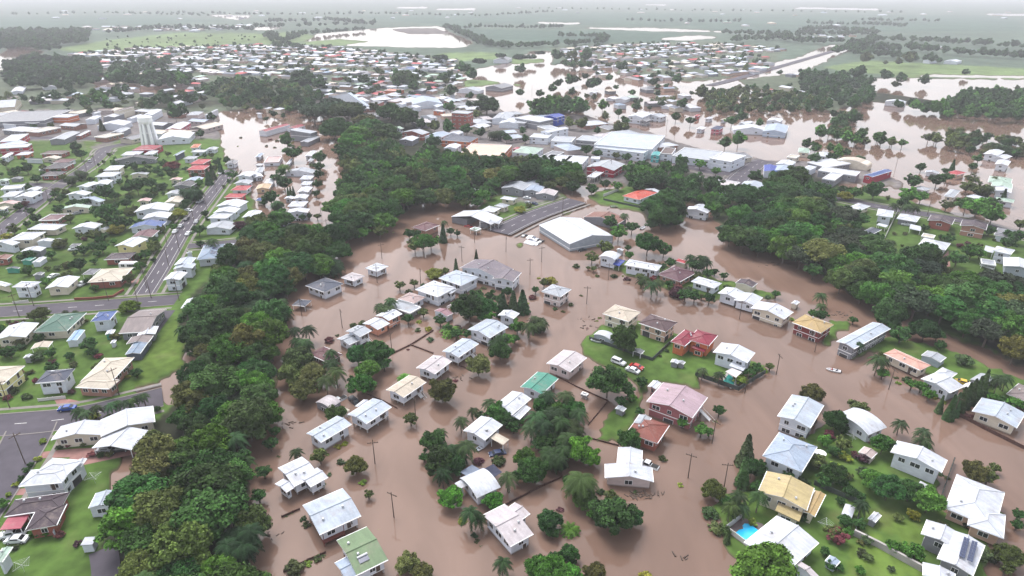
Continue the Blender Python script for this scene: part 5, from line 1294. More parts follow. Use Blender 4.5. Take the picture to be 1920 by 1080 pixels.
# tree lines between the cane fields
for s, sp, rr in (('840,50 880,68 920,84 960,88', 9, 8), ('960,88 1040,84 1130,78 1125,68 1040,66', 9, 8), ('850,52 900,50 1010,52 1060,50', 14, 8), ('1500,56 1560,55 1640,60', 9, 9), ('1500,62 1560,64 1640,64', 9, 9), ('1570,98 1640,74 1720,76 1920,88 2100,96', 9, 9), ('1590,95 1680,90 1800,100 1920,108 2100,115', 10, 9), ('1600,100 1700,108 1760,116', 10, 8),
                 ('200,62 300,52 480,56', 18, 9), ('480,52 700,44', 26, 10), ('500,42 620,38 700,46', 20, 10), ('540,66 600,62 680,55', 16, 8), ('1360,62 1460,66 1520,66', 12, 9), ('1370,76 1460,72 1500,78 1570,80', 10, 9), ('1520,44 1620,46 1700,50', 16, 9), ('1180,38 1320,42 1400,40', 40, 9), ('300,24 500,28 700,26', 50, 9), ('1000,16 1300,20 1700,24', 80, 9), ('0,28 200,24 400,30', 60, 9), ('700,26 900,30 1040,22', 50, 9), ('1620,38 1760,40', 18, 9), ('0,92 60,88 100,94', 12, 8), ('560,66 520,84 560,90', 14, 7), ('500,64 520,76', 10, 8)):
    P = [at(*map(float, q.split(',')), 4)[:2] for q in s.split()]
    for i in range(len(P) - 1):
        L = np.linalg.norm(P[i + 1] - P[i])
        for d in np.arange(0, L, sp * .6):
            q = P[i] + (P[i + 1] - P[i]) * d / L + rng.normal(size=2) * [6, 10]; r2 = rr * random.uniform(.6, 1.15); TR.append([q[0], q[1], r2, 'b', 0, r2 * FOCAL / depth_of((q[0], q[1], 5))])
for _ in range(70):
    q = at(random.uniform(200, 480), random.uniform(66, 90), 2); rr = random.uniform(1.5, 4); TR.append([q[0], q[1], rr, 'b', 0, 1])

def inframe(x, y, r_):
    X, Y = pix((x, y, 4)); m_ = r_ * FOCAL / max(1, depth_of((x, y, 4))); return -m_ < X < 1920 + m_ and Y < 1090 + m_ * 1.6
def add_tree(x, y, rad, k, sc):
    X, Y = pix((x, y, 0)); zb = ZG if dry(X, Y) else -.6
    R_ = random.Random(int(x * 7 + y * 13)); nm = NAMEK[k]; rad *= 1.13; root = ob(nm, None, None, (x, y, zb), R_.uniform(0, 6.28))
    tint = R_.uniform(.75, 1.75); g_ = GREEN[k]; col = (g_[0] * tint * R_.uniform(.8, 1.45), g_[1] * tint, g_[2] * tint * R_.uniform(.8, 1.2))
    if k in 'blo':
        zc = min(rad * 1.0, 8.4); fl = min(1.1, max(.75, 5.5 / rad)) if rad > 7 else R_.uniform(.85, 1.1)
        ob('crown', R_.choice(CR) if rad > 1.6 else R_.choice(CRS), root, (0, 0, zc), 0, col, (rad, rad, rad * fl)); ob('trunk', R_.choice(TRK), root, (0, 0, -.3), 0, None, (max(rad, 3) * .9, max(rad, 3) * .9, zc * 1.02))
    elif k == 'r':
        zc = rad * .95; ob('crown', R_.choice(CRU), root, (0, 0, zc), 0, col, (rad, rad, rad)); ob('trunk', R_.choice(TRK), root, (0, 0, -.3), 0, None, (rad * 1.3, rad * 1.3, zc * 1.05))
    elif k in 'pc' and (rad < 3.6 or k == 'c'):
        zc = min(rad * 2.1, 7.0); ob('fronds', R_.choice(COCO if k == 'c' else PALM), root, (0, 0, zc), 0, col, rad); ob('trunk', R_.choice(TRKP), root, (0, 0, -.3), 0, None, (6, 6, zc + .3))
    elif k == 'p':                                    # a clump of palms sharing one root
        for j in range(7):
            a = 2.4 * j; q = (math.cos(a) * rad * .5 * (j > 0), math.sin(a) * rad * .5 * (j > 0)); zc = min(rad * 1.35, 6.4) * R_.uniform(.7, 1.1)
            ob('fronds', R_.choice(PALM), root, (*q, zc), a, col, rad * .62); ob('trunk', R_.choice(TRKP), root, (*q, -.3), a, None, (4, 4, zc + .3))
        ob('undergrowth', R_.choice(CR), root, (0, 0, rad * .45), 0, [c_ * .9 for c_ in col], (rad * .72, rad * .72, rad * .62))
    elif k == 'n': ob('leaves', R_.choice(BAN), root, (0, 0, rad * .35), 0, col, rad * 1.05)
    elif k == 'k':
        zc = min(rad * 2.6, 4.6); ob('crown', R_.choice(CONE), root, (0, 0, zc), 0, col, (rad, rad, zc / 2.9)); ob('trunk', TRKP[0], root, (0, 0, -.3), 0, None, (4, 4, zc))
    else:
        ob('crown', R_.choice(CRS if rad < 3.2 else CR[:3]), root, (0, 0, rad * .45), 0, col, (rad, rad, rad * .8)); ob('trunk', TRK[0], root, (0, 0, -.3), 0, None, (rad * .5, rad * .5, rad * .8))
    tag(root, cat={'s': 'shrub', 'y': 'shrub', 'm': 'shrub', 'p': 'palm', 'c': 'palm', 'n': 'banana plant'}.get(k, 'tree'), group={'broadleaf_tree': 'trees of the town and river banks', 'palm_tree': 'palms', 'shrub': 'garden shrubs', 'conifer_tree': 'conifers', 'banana_plant': 'banana plants'}[nm])
    big = 'great ' if rad > 8 else ('small ' if rad < 2 and k not in 'sym' else '')
    record(root, (x, y, rad), big + LOOK[k] + (' clump of' if k == 'p' and rad >= 3.6 and False else ''), NOUNK[k], None, sc)
trees = [t_ for t_ in TR if inframe(t_[0], t_[1], t_[2])]
broad = sorted([t_ for t_ in trees if t_[3] in 'blor'], key=lambda q: -q[2] / np.hypot(q[0], q[1]))
single, rest = broad[:298], broad[298:]
others = sorted([t_ for t_ in trees if t_[3] not in 'blor'], key=lambda q: -q[2] / np.hypot(q[0], q[1]))
sh_ = [t_ for t_ in others if t_[3] in 'sym'][:288]; others = [t_ for t_ in others if t_[3] not in 'sym'] + sh_
for t_ in single + others: add_tree(t_[0], t_[1], t_[2], t_[3], t_[5] ** 2)
# the rest of the trees, past the 300 that show largest, as one mass
V, Cc = [], []
lo_mid = [crown_mesh(100 + i, nclump=30, nleaf=34, flat=[.8, .95, .7][i % 3], leaf=.09, core=5) for i in range(3)]; lo_far = [crown_mesh(110 + i, nclump=11, nleaf=12, flat=.75, leaf=.17, core=4) for i in range(3)]
def arr(m):
    a = np.empty(len(m.vertices) * 3, np.float32); m.vertices.foreach_get('co', a); t2 = np.empty(len(m.vertices), np.float32); m.attributes['tone'].data.foreach_get('value', t2); return a.reshape(-1, 3), t2
LM, LF, LU = [arr(m) for m in lo_mid], [arr(m) for m in lo_far], [arr(crown_mesh(120, nclump=24, nleaf=16, flat=.3, leaf=.12))]
TV = MB()
for x, y, rad, k, fx, rp in rest:
    d_ = np.hypot(x, y); src = random.choice(LU if k == 'r' else (LM if d_ < 480 else LF)); a, t2 = src; th = random.uniform(0, 6.28); c, s_ = math.cos(th), math.sin(th)
    q = a * [rad, rad, rad * random.uniform(.8, 1.1)]; q = np.stack([q[:, 0] * c - q[:, 1] * s_ + x, q[:, 0] * s_ + q[:, 1] * c + y, q[:, 2] + rad * .95 + .2], 1)
    V.append(q); g_ = np.array(GREEN[k]) * random.uniform(.75, 1.5); Cc.append(np.concatenate([t2[:, None] * g_, np.ones((len(t2), 1))], 1))
    if d_ < 700: TV.tube((x, y, -.8), (x, y, rad * .9), .25, .18, 4)
V = np.concatenate(V); Cc = np.concatenate(Cc)
fm = quads('distant_trees', V, len(V) // 4, [M_LEAFCOL, M_BARK]); q = fm.color_attributes.new('land', 'FLOAT_COLOR', 'POINT'); q.data.foreach_set('color', Cc.reshape(-1).astype(np.float32))
dt = tag(ob('distant_trees', fm), 'scattered dark trees through the far suburbs and along field edges', 'trees', kind='stuff')
ob('trunks', TV.build('trunks', [M_BARK]), dt)['kind'] = 'stuff'

# far houses: individuals until 300, then one mass
nh = sum(1 for h in BL if h['kd'] == 'H'); FAR.sort(key=lambda q: q[0] ** 2 + q[1] ** 2)
FARC = ['white'] * 5 + ['lgrey', 'grey', 'slate', 'rosywhite', 'lgrey', 'taupe', 'brown', 'bluegrey'] + ['lgrey', 'lgrey', 'lbluegrey', 'rosywhite', 'cream', 'grey', 'red', 'slate', 'lgreen', 'beige']
FARW = ['white', 'cream', 'rosypale', 'grey', 'tanwall']
FP = {}
def far_parts(form, L, W):
    k = (form, L, W)
    if k not in FP:
        wl = MB(); wl.box(-L / 2 + .4, -W / 2 + .4, 0, L / 2 - .4, W / 2 - .4, 3.4); wl = wl.build('wall', [M_WALL]); FP[k] = (roof_mesh(form, L, W)[0], wl)
    return FP[k]
BZ = [('600,190 860,182 960,214 1080,222 1240,262 1400,296 1560,305 1690,335 1560,335 1400,330 1250,318 1080,285 960,262 820,250 720,232', 21), ('0,212 230,203 400,216 415,250 300,258 180,262 0,282', 22)]
FG = {}
for t_ in TR:
    if t_[3] in 'blor': putg(t_[0], t_[1], 1, FG)
for s, sp in BZ:
    W3 = np.array([at(x, y, 3)[:2] for x, y in poly(s)]); lo, hi = W3.min(0), W3.max(0); ang = .45 if s[0] == '6' else -.3; ca_, sa_ = math.cos(ang), math.sin(ang); c = (lo + hi) / 2; ext = np.linalg.norm(hi - lo) / 2
    for u in np.arange(-ext, ext, sp):
        for v_ in np.arange(-ext, ext, sp * 1.1):
            x, y = c[0] + (u + random.uniform(-3, 3)) * ca_ - v_ * sa_, c[1] + u * sa_ + (v_ + random.uniform(-3, 3)) * ca_
            if not inpoly(W3, np.array([x]), np.array([y]))[0] or nearhouse(x, y, 17) or not free(x, y, 7, FG): continue
            form = random.choice('ggfh'); L, W = random.choice([(20, 13), (17, 11), (22, 15), (15, 12)]); rc = random.choice(['white', 'white', 'lgrey', 'lbluegrey', 'grey', 'rosywhite', 'lblue', 'rust', 'cream']); wc = random.choice(['white', 'cream', 'grey', 'brickpale', 'rosypale'])
            rm, wm = far_parts(form, L, W); root = ob('shop_building', None, None, (x, y, .3), ang + random.choice([0, math.pi / 2])); ob('roof', rm, root, (0, 0, 3.42), 0, COL[rc]); ob('wall', wm, root, (0, 0, 0), 0, COL[wc])
            for k in (-.25, 0, .25): ob('window', WIN, root, (k * L, -W / 2 + .4, 2.2), 0, scale=(1.6, 1, 1))
            tag(root, cat='building', group='shops and public buildings'); record(root, (x, y, 3), f"{WORD.get(rc, rc)} {FORMW[form]}", 'building', None, 1)
mass = []; k_ = 0
for x, y, a in FAR:
    X, Y = pix((x, y, 2))
    if not (-20 < X < 1940): continue
    form = random.choice('ghh'); L, W = random.choice([(14, 9), (16, 10), (12, 9), (20, 11), (13, 8)]); rc = random.choice(FARC); wc = random.choice(FARW)
    if Y < 60: L, W = L * 1.8, W * 1.6
    if nh + k_ < 298 and Y > 150:
        k_ += 1; rm, wm = far_parts(form, L, W); root = ob('house', None, None, (x, y, .2), a); ob('roof', rm, root, (0, 0, 3.42), 0, COL[rc]); ob('wall', wm, root, (0, 0, 0), 0, COL[wc])
        tag(root, cat='house', group='houses of the flooded town'); record(root, (x, y, 3), f"{WORD.get(rc, rc)} {FORMW[form]}", 'house', None, 1)
    else: mass.append((x, y, a, form, L, W, rc, wc))
b = MB(); cols = []
for x, y, a, form, L, W, rc, wc in mass:
    c, s_ = math.cos(a), math.sin(a); n0 = len(b.v); t2 = MB(); l, w_ = L / 2, W / 2; ins = 0 if form == 'g' else w_ * .95; h_ = w_ * .3
    t2.add([(-l, -w_, 3.4), (l, -w_, 3.4), (l, w_, 3.4), (-l, w_, 3.4), (-l + ins, 0, 3.4 + h_), (l - ins, 0, 3.4 + h_)], [(0, 1, 5, 4), (2, 3, 4, 5), (1, 2, 5), (3, 0, 4), (3, 2, 1, 0)])
    nr_ = len(t2.v); t2.box(-l + .5, -w_ + .5, 0, l - .5, w_ - .5, 3.39)
    b.add([(p[0] * c - p[1] * s_ + x, p[0] * s_ + p[1] * c + y, p[2] + .1) for p in t2.v], t2.f); rcol, wcol = COL[rc], COL[wc]
    cols += [(*rcol, 1)] * nr_ + [(*wcol, 1)] * (len(t2.v) - nr_)
mm = bpy.data.materials.new('far_house_paint'); mm.use_nodes = True; t = mm.node_tree; q = t.nodes.new('ShaderNodeAttribute'); q.attribute_name = 'land'; t.links.new(q.outputs['Color'], t.nodes['Principled BSDF'].inputs['Base Color']); t.nodes['Principled BSDF'].inputs['Roughness'].default_value = .7
hm = b.build('distant_houses', [mm]); q = hm.color_attributes.new('land', 'FLOAT_COLOR', 'POINT'); q.data.foreach_set('color', np.array(cols, np.float32).reshape(-1))
tag(ob('distant_houses', hm), 'small pale roofed houses spread over the far suburbs', 'houses', kind='stuff')

# ---------------------------------------------------------------- power poles
reg = None; k_ = 0
def pole_mesh(h): 
    b = MB(); b.tube((0, 0, -1), (0, 0, h), .13, .09, 7); return b.build('post', [M_WOOD])
ARM = MB(); ARM.box(-1.3, -.07, -.07, 1.3, .07, .07)
for x in (-1.1, -.5, .5, 1.1): ARM.tube((x, 0, .05), (x, 0, .28), .06, .05, 5)
ARM = ARM.build('crossarm', [M_WOOD]); POST = {7.0: pole_mesh(7.2), 9.0: pole_mesh(9.2)}
for line in POLES.strip().split('\n'):
    if line[0] == '#': reg = (int(line[2]) * 480, int(line[1]) * 270); continue
    for q in line.split(';'):
        X, Y = map(float, q.split(',')); px, py = reg[0] + X / 4, reg[1] + Y / 4; isd = dry(px, py); p = at(px, py, ZG if isd else 0); h_ = 9.0 if isd else 7.0
        R_ = random.Random(int(px)); root = ob('power_pole', None, None, p, R_.uniform(0, 3.1)); root.rotation_euler[0] = R_.uniform(-.02, .02)
        ob('post', POST[h_], root); ob('crossarm', ARM, root, (0, -.2, h_ - .6))
        tag(root, cat='power pole', group='timber power poles'); record(root, (p[0], p[1], 4), 'tall timber' if isd else 'half drowned timber', 'power pole', None, 1)

# ---------------------------------------------------------------- vehicles
def car_parts(kind):
    prof = {'car': [(-2.15, .35), (-2.2, .75), (-2.05, .95), (-1.35, 1.02), (-.75, 1.42), (.75, 1.45), (1.45, 1.0), (2.1, .85), (2.2, .55), (2.15, .35)],
            'suv': [(-2.3, .4), (-2.35, .9), (-2.2, 1.1), (-1.2, 1.15), (-.7, 1.75), (2.0, 1.78), (2.25, 1.15), (2.3, .5), (2.25, .4)],
            'ute': [(-2.5, .45), (-2.55, .9), (-2.4, 1.05), (-1.5, 1.1), (-1.0, 1.65), (.3, 1.68), (.55, 1.1), (2.5, 1.1), (2.55, .5)]}[kind]
    b = MB(); n = len(prof)
    v = []
    for sy in (-1, 1):
        for x, z in prof: v.append((x, sy * (.88 if z < 1.1 else .72), z))
    b.add(v, [tuple(range(n)), tuple(range(2 * n - 1, n - 1, -1))] + [((i + 1) % n, i, n + i, n + (i + 1) % n) for i in range(n)], 0); body = b.build('body', [M_PAINT])
    g = MB(); cab = {'car': (-1.25, .95, 1.03, 1.38), 'suv': (-1.1, 2.1, 1.18, 1.68), 'ute': (-1.4, .42, 1.12, 1.6)}[kind]
    x0, x1, z0, z1 = cab
    for sy in (-1, 1): g.add([(x0 + .25, sy * .885, z0 + .02), (x1 - .1, sy * .885, z0 + .02), (x1 - .3, sy * .765, z1 - .04), (x0 + .62, sy * .765, z1 - .04)], [(0, 1, 2, 3)] if sy < 0 else [(3, 2, 1, 0)])
    fx = {'car': ((-1.35, 1.02), (-.75, 1.42)), 'suv': ((-1.2, 1.15), (-.7, 1.75)), 'ute': ((-1.5, 1.1), (-1.0, 1.65))}[kind]; (a0, b0), (a1, b1) = fx
    g.add([(a0 - .02, -.72, b0 + .06), (a0 - .02, .72, b0 + .06), (a1 - .06, .64, b1 - .02), (a1 - .06, -.64, b1 - .02)], [(3, 2, 1, 0)])
    rx = {'car': ((.75, 1.45), (1.45, 1.0)), 'suv': ((2.0, 1.78), (2.25, 1.15)), 'ute': ((.3, 1.68), (.55, 1.1))}[kind]; (a0, b0), (a1, b1) = rx
    g.add([(a0 + .08, -.64, b0 - .03), (a0 + .08, .64, b0 - .03), (a1 + .02, .72, b1 + .06), (a1 + .02, -.72, b1 + .06)], [(3, 2, 1, 0), (0, 1, 2, 3)])
    wh = MB(); wh.tube((0, -.1, 0), (0, .1, 0), .33, .33, 12, 0); wh.tube((0, -.12, 0), (0, .12, 0), .18, .18, 8, 1)
    lm = MB(); lm.box(-.03, -.2, -.07, .03, .2, .07); tray = None
    if kind == 'ute': tr = MB(); tr.box(.7, -.72, 1.105, 2.4, .72, 1.13); tray = tr.build('tray', [M_RUB])
    return body, g.build('windows', [M_GLASS]), wh.build('wheel', [M_RUB, M_METAL]), lm.build('headlight', [M_TRIM]), tray
CP = {k: car_parts(k) for k in ('car', 'suv', 'ute')}; CCOL = dict(white=srgb(225, 228, 232), silver=srgb(165, 168, 174), charcoal=srgb(50, 52, 58), navy=srgb(48, 60, 92), red=srgb(176, 48, 40), blue=srgb(34, 72, 150), yellow=srgb(205, 170, 40))
reg = None
for line in CARS.strip().split('\n'):
    if line[0] == '#': reg = (int(line[2]) * 480, int(line[1]) * 270); continue
    pts, c, kd, lb = line.split('|'); (x0, y0), (x1, y1) = [tuple(map(float, q.split(','))) for q in pts.split()]
    p = [at(reg[0] + a / 4, reg[1] + b_ / 4, 1.2) for a, b_ in ((x0, y0), (x1, y1))]; mid = (p[0] + p[1]) / 2; X, Y = pix((mid[0], mid[1], 0)); isd = dry(X, Y); d = p[1] - p[0]
    z_ = ZG if isd else -.62; body, gl, wh, lm, tray = CP[kd]
    if 'blue car on the grey road' in lb or 'long street' in lb or 'flooded road end' in lb or 'side road' in lb: z_ = ZG + .07
    root = ob({'car': 'parked_car', 'suv': 'parked_car', 'ute': 'utility_truck'}[kd], None, None, (mid[0], mid[1], z_), math.atan2(d[1], d[0])); ob('body', body, root, col=CCOL[c]); ob('windows', gl, root)
    if tray: ob('tray', tray, root)
    wx = {'car': 1.35, 'suv': 1.4, 'ute': 1.6}[kd]
    for sx in (-1, 1):
        for sy in (-1, 1): ob('wheel', wh, root, (sx * wx, sy * .8, .33))
    for sy in (-1, 1): ob('headlight', lm, root, ({'car': -2.2, 'suv': -2.34, 'ute': -2.53}[kd], sy * .62, .78))
    if 'roof rack' in lb:
        rk = MB(); [rk.box(x, -.6, 1.79, x + .06, .6, 1.85) for x in (-.3, .5, 1.3)]; ob('roof_rack', rk.build('roof_rack', [M_METAL]), root)
    tag(root, lb, 'car' if kd != 'ute' else 'utility truck', 'vehicles left in the town'); THINGS.append(dict(o=root, x=X, y=Y, look='', noun='car', label=lb, size=.5))

# ---------------------------------------------------------------- fences, pools, boats, small yard things
def Z(r_, *c): x0, y0 = int(r_[1]) * 480, int(r_[0]) * 270; return [(x0 + c[i] / 4, y0 + c[i + 1] / 4) for i in range(0, len(c), 2)]
def fence(r_, c, h, m, label, name='fence', z0=None, posts=True, th=.06, ind=True):
    P = [at(x, y, ZG if ind else 0) for x, y in Z(r_, *c)]; zb = ZG - .1 if ind else -1; zt_ = (ZG if ind else 0) + h
    root = ob(name, None, None, (P[0][0], P[0][1], 0)); o0 = P[0]; b = MB(); pb = MB()
    for i in range(len(P) - 1):
        a, c_ = P[i] - o0, P[i + 1] - o0; d = c_ - a; L = np.linalg.norm(d[:2]); u = d / L; n_ = np.array([-u[1], u[0], 0]) * th
        b.add([(*(a + n_)[:2], zb), (*(a - n_)[:2], zb), (*(c_ - n_)[:2], zb), (*(c_ + n_)[:2], zb), (*(a + n_)[:2], zt_), (*(a - n_)[:2], zt_), (*(c_ - n_)[:2], zt_), (*(c_ + n_)[:2], zt_)], [(0, 3, 2, 1), (4, 5, 6, 7), (0, 1, 5, 4), (1, 2, 6, 5), (2, 3, 7, 6), (3, 0, 4, 7)])
        if posts:
            for s_ in np.arange(0, L, 2.4): q = a + u * s_; pb.box(q[0] - .09, q[1] - .09, zb, q[0] + .09, q[1] + .09, zt_ + .12)
    ob('fence_panels', b.build('fence_panels', [m]), root)
    if posts and pb.v: ob('fence_posts', pb.build('fence_posts', [m]), root)
    tag(root, label, 'fence'); THINGS.append(dict(o=root, x=0, y=0, look='', noun='fence', label=label, size=0, noanchor=True))
M_FW = mat('white_fence_paint', srgb(210, 208, 205), .7); M_FD = mat('dark_mesh_fence', (.05, .06, .055), .8); M_FB = mat('brown_palings', srgb(92, 66, 60), .9, noise=[(3, .7, 1.1, (1, 1, .1))])
fence('22', (580, 385, 720, 432, 1050, 545, 1190, 412), 1.1, M_FD, 'dark wire fence behind the lawn with three cars')
fence('22', (1375, 655, 1500, 700, 1700, 768, 1800, 700, 1900, 640), 1.3, M_FD, 'dark slatted fence around the green pool garden')
fence('21', (1010, 500, 1160, 428, 1330, 320), .45, M_FB, 'low brown wall crossing the flooded yards toward the far houses', ind=False, th=.15)
fence('21', (1160, 428, 1330, 492), .4, M_FB, 'short low wall ending at the stained stilt house', ind=False, th=.15)
fence('21', (1460, 560, 1600, 612), .4, M_FB, 'short low wall near the round olive tree in water', ind=False, th=.12)
fence('32', (-80, 570, 0, 525, 180, 432, 375, 340, 362, 180), .6, M_FB, 'brown fence top curving below the palm thicket', ind=False)
fence('32', (550, 40, 700, 80, 800, 105), .4, M_FB, 'thin fence top between the palm thicket and the lawn corner', ind=False)
fence('23', (1380, 940, 1480, 985, 1620, 1060, 1760, 1130, 1920, 1210), 1.0, M_FB, 'brown paling fence standing in water at the right', ind=False)
fence('33', (1392, 220, 1295, 495), 1.1, M_FD, 'dark fence between the long white house and hipped house')
fence('33', (640, 772, 820, 860, 1000, 960, 1180, 1060), 1.5, M_CONC, 'long pale concrete wall between two lawns', th=.25, posts=False)
fence('33', (345, 395, 480, 455, 690, 545), 1.3, M_FD, 'dark back fence beside the straw yellow roof')
fence('33', (690, 545, 650, 770), 1.2, M_FD, 'short dark fence between two small sheds')
fence('32', (1600, 735, 1765, 862), 1.3, M_FW, 'white pool fence on the water side')
fence('32', (1600, 735, 1720, 645), 1.3, M_FW, 'white pool fence on the garden side')
fence('13', (968, 515, 870, 720), 1.4, M_FW, 'white boundary fence beside a wide lawn')
fence('12', (685, 395, 800, 350), 1.5, M_FW, 'white picket fence behind the orange red house')
fence('12', (685, 420, 820, 450, 960, 478), 1.0, M_FD, 'low post fence before the orange red house')
fence('20', (290, 850, 400, 838, 495, 828), .9, M_FW, 'low white wall before the navy roofed house')
fence('20', (560, 90, 700, 85, 850, 70, 930, 20), .9, mat('garden_brick', COL['brick'], .9), 'low brick wall around the cream roofed corner house', posts=False, th=.15)
fence('20', (100, 118, 215, 105), .9, M_FW, 'low white wall before the two storey house at the crossing')
fence('31', (195, 640, 330, 580), .5, M_FB, 'debris covered fence top beside the timber deck', ind=False)
fence('31', (210, 1050, 400, 960, 525, 905), .5, M_FB, 'drowned fence leading to the moss green roof', ind=False)
fence('21', (840, 800, 960, 850, 1060, 905), .35, M_FB, 'drowned fence between two pale stilt houses', ind=False)
fence('22', (330, 660, 480, 740, 720, 850, 570, 1030), .4, M_FB, 'drowned fence between teal roof and round tree', ind=False)

def flat_poly(r_, c, z, name, m, label, cat, h=.3):
    P = [at(x, y, z) for x, y in Z(r_, *c)]; o0 = sum(P) / len(P); n = len(P); v = [tuple(p - o0 - [0, 0, h]) for p in P] + [tuple(p - o0) for p in P]
    if isinstance(m, (list, tuple)): mm_ = list(m)
    else: mm_ = [m]
    me = mesh(name, v, [tuple(range(n, 2 * n)), tuple(range(n))[::-1]] + [(i, (i + 1) % n, n + (i + 1) % n, n + i) for i in range(n)], mm_, [0] + [len(mm_) - 1] * (n + 1)); return me, o0
M_POOL = mat('pool_water', (.03, .42, .72), .05, spec=.6); M_POOL2 = mat('green_pool_water', (.02, .17, .15), .05, spec=.6)
deck, o0 = flat_poly('32', (1605, 745, 1725, 640, 1885, 690, 1880, 760, 1765, 860), ZG + .12, 'pool_deck', mat('paved_deck', srgb(112, 100, 100), .85, noise=[(1, .8, 1.1, (1, 1, 1))]), '', '')
root = ob('swimming_pool', None, None, o0); ob('pool_deck', deck, root)
pm_, o1 = flat_poly('32', (1672, 760, 1700, 735, 1735, 725, 1728, 700, 1745, 685, 1790, 690, 1845, 735, 1830, 762, 1790, 790, 1755, 825, 1720, 815, 1690, 795), ZG + .16, 'pool_basin', [M_POOL, M_TRIM], '', '')
ob('pool_basin', pm_, root, o1 - o0); tag(root, 'bright blue kidney shaped swimming pool inside a white fence', 'pool'); THINGS.append(dict(o=root, x=1397, y=997, look='', noun='pool', label=root['label'], size=9))
deck, o0 = flat_poly('22', (1570, 690, 1600, 650, 1625, 610, 1690, 640, 1680, 740, 1640, 750), ZG + .1, 'pool_deck', M_CONC, '', ''); root = ob('swimming_pool', None, None, o0); ob('pool_deck', deck, root)
pm_, o1 = flat_poly('22', (1582, 700, 1600, 675, 1625, 645, 1660, 672, 1665, 725, 1630, 738), ZG + .14, 'pool_basin', [M_POOL2, M_TRIM], '', ''); ob('pool_basin', pm_, root, o1 - o0); tag(root, 'teal green pool beside white terraces', 'pool'); THINGS.append(dict(o=root, x=1366, y=712, look='', noun='pool', label=root['label'], size=1))
def sail(r_, c, z, m, label):
    P = [at(x, y, z) for x, y in Z(r_, *c)]; o0 = sum(P) / len(P); root = ob('shade_sail', None, None, (o0[0], o0[1], 0)); n = len(P); b = MB()
    v = [tuple(p - [o0[0], o0[1], 0]) for p in P]; cc = (0, 0, z - .5); b.add(v + [cc] + [(a, b_, c_ - .05) for a, b_, c_ in v + [cc]], [(i, (i + 1) % n, n) for i in range(n)] + [((i + 1) % n + n + 1, i + n + 1, 2 * n + 1) for i in range(n)]); ob('cloth', b.build('cloth', [m]), root)
    for x, y, zz in v: q = MB(); q.tube((x, y, -1), (x, y, zz), .06, .06, 5); ob('post', q.build('post', [M_METAL]), root)
    tag(root, label, 'shade sail')
sail('31', (1530, 300, 1620, 245, 1690, 285, 1600, 340), 2.6, mat('grey_sail', srgb(120, 130, 148), .8), 'pale grey shade sail behind the white curved roof')
sail('31', (1700, 280, 1780, 240, 1845, 300, 1770, 350), 2.6, mat('navy_sail', srgb(52, 56, 76), .8), 'dark navy shade sail behind the white curved roof')
sail('22', (1600, 625, 1650, 600, 1725, 630, 1680, 672), 3.0, mat('cream_sail', srgb(205, 195, 195), .8), 'cream shade sail over the pool terrace')

# boats
def boat(r_, x, y, L, ang, col, label, z=0.0, cat='boat', person=False):
    (X, Y), = Z(r_, x, y); p = at(X, Y, z); root = ob('small_boat', None, None, (p[0], p[1], z), ang); b = MB(); w_ = L * .2
    ring = [(-L / 2, -w_ * .8), (-L / 2, w_ * .8), (0, w_), (L * .3, w_ * .75), (L / 2, 0), (L * .3, -w_ * .75), (0, -w_)]; n = len(ring)
    v = [(a * .85, c * .65, -.15) for a, c in ring] + [(a, c, .45) for a, c in ring] + [(a * .9, c * .82, .45) for a, c in ring] + [(a * .8, c * .6, .08) for a, c in ring]
    f = [tuple(range(n))]
    for k in range(3): f += [(k * n + (i + 1) % n, k * n + i, (k + 1) * n + i, (k + 1) * n + (i + 1) % n) for i in range(n)]
    f.append(tuple(range(3 * n, 4 * n))[::-1]); b.add(v, f); ob('hull', b.build('hull', [M_PAINT]), root, col=col)
    s_ = MB(); [s_.box(q, -w_ * .75, .3, q + .25, w_ * .75, .36) for q in (-L * .28, L * .02)]; ob('seat', s_.build('seat', [M_WOOD]), root)
    e = MB(); e.box(-L / 2 - .25, -.14, -.1, -L / 2 + .02, .14, .7); ob('outboard_motor', e.build('outboard_motor', [M_RUB]), root); tag(root, label, cat); THINGS.append(dict(o=root, x=X, y=Y, look='', noun='boat', label=label, size=1)); return root
bt = boat('23', 488, 622, 4.1, 2.7, srgb(225, 225, 228), 'small white motor boat crossing open floodwater with two people')
def person(x, y, z, shirt, ang, label):
    root = ob('person', None, None, (x, y, z), ang); m = bpy.data.meshes.new('body')
    J = [(0, 0, 0), (0, 0, .28), (0, 0, .48), (0, 0, .58), (0, 0, .72), (0, .2, .46), (.1, .26, .22), (.28, .2, .14), (0, -.2, .46), (.1, -.26, .22), (.28, -.2, .14), (.38, .12, .04), (.42, .12, -.32), (.38, -.12, .04), (.42, -.12, -.32)]
    E = [(0, 1), (1, 2), (2, 3), (3, 4), (2, 5), (5, 6), (6, 7), (2, 8), (8, 9), (9, 10), (0, 11), (11, 12), (0, 13), (13, 14)]; Rr = [.15, .14, .15, .06, .11, .07, .05, .035, .07, .05, .035, .08, .05, .08, .05]
    m.from_pydata(J, E, []); o = ob('body', m, root, col=shirt); o.data.materials.append(M_WALL); md = o.modifiers.new('skin', 'SKIN')
    for i, q in enumerate(m.skin_vertices[0].data): q.radius = (Rr[i],) * 2; q.use_root = (i == 0)
    o.modifiers.new('sub', 'SUBSURF').levels = 1
    hb = MB(); hb.tube((0, 0, .72), (0, 0, .84), .11, .08, 8); ob('hair', hb.build('hair', [M_RUB]), root); tag(root, label, 'person'); return root
bx, by = bt.location.x, bt.location.y
person(bx + math.cos(2.7) * -1.1, by + math.sin(2.7) * -1.1, .38, srgb(60, 62, 80), 2.7, 'person in a dark shirt seated at the stern of the motor boat')
person(bx + math.cos(2.7) * .3, by + math.sin(2.7) * .3, .38, srgb(170, 60, 50), 2.7, 'person in a reddish shirt seated amidships in the motor boat')
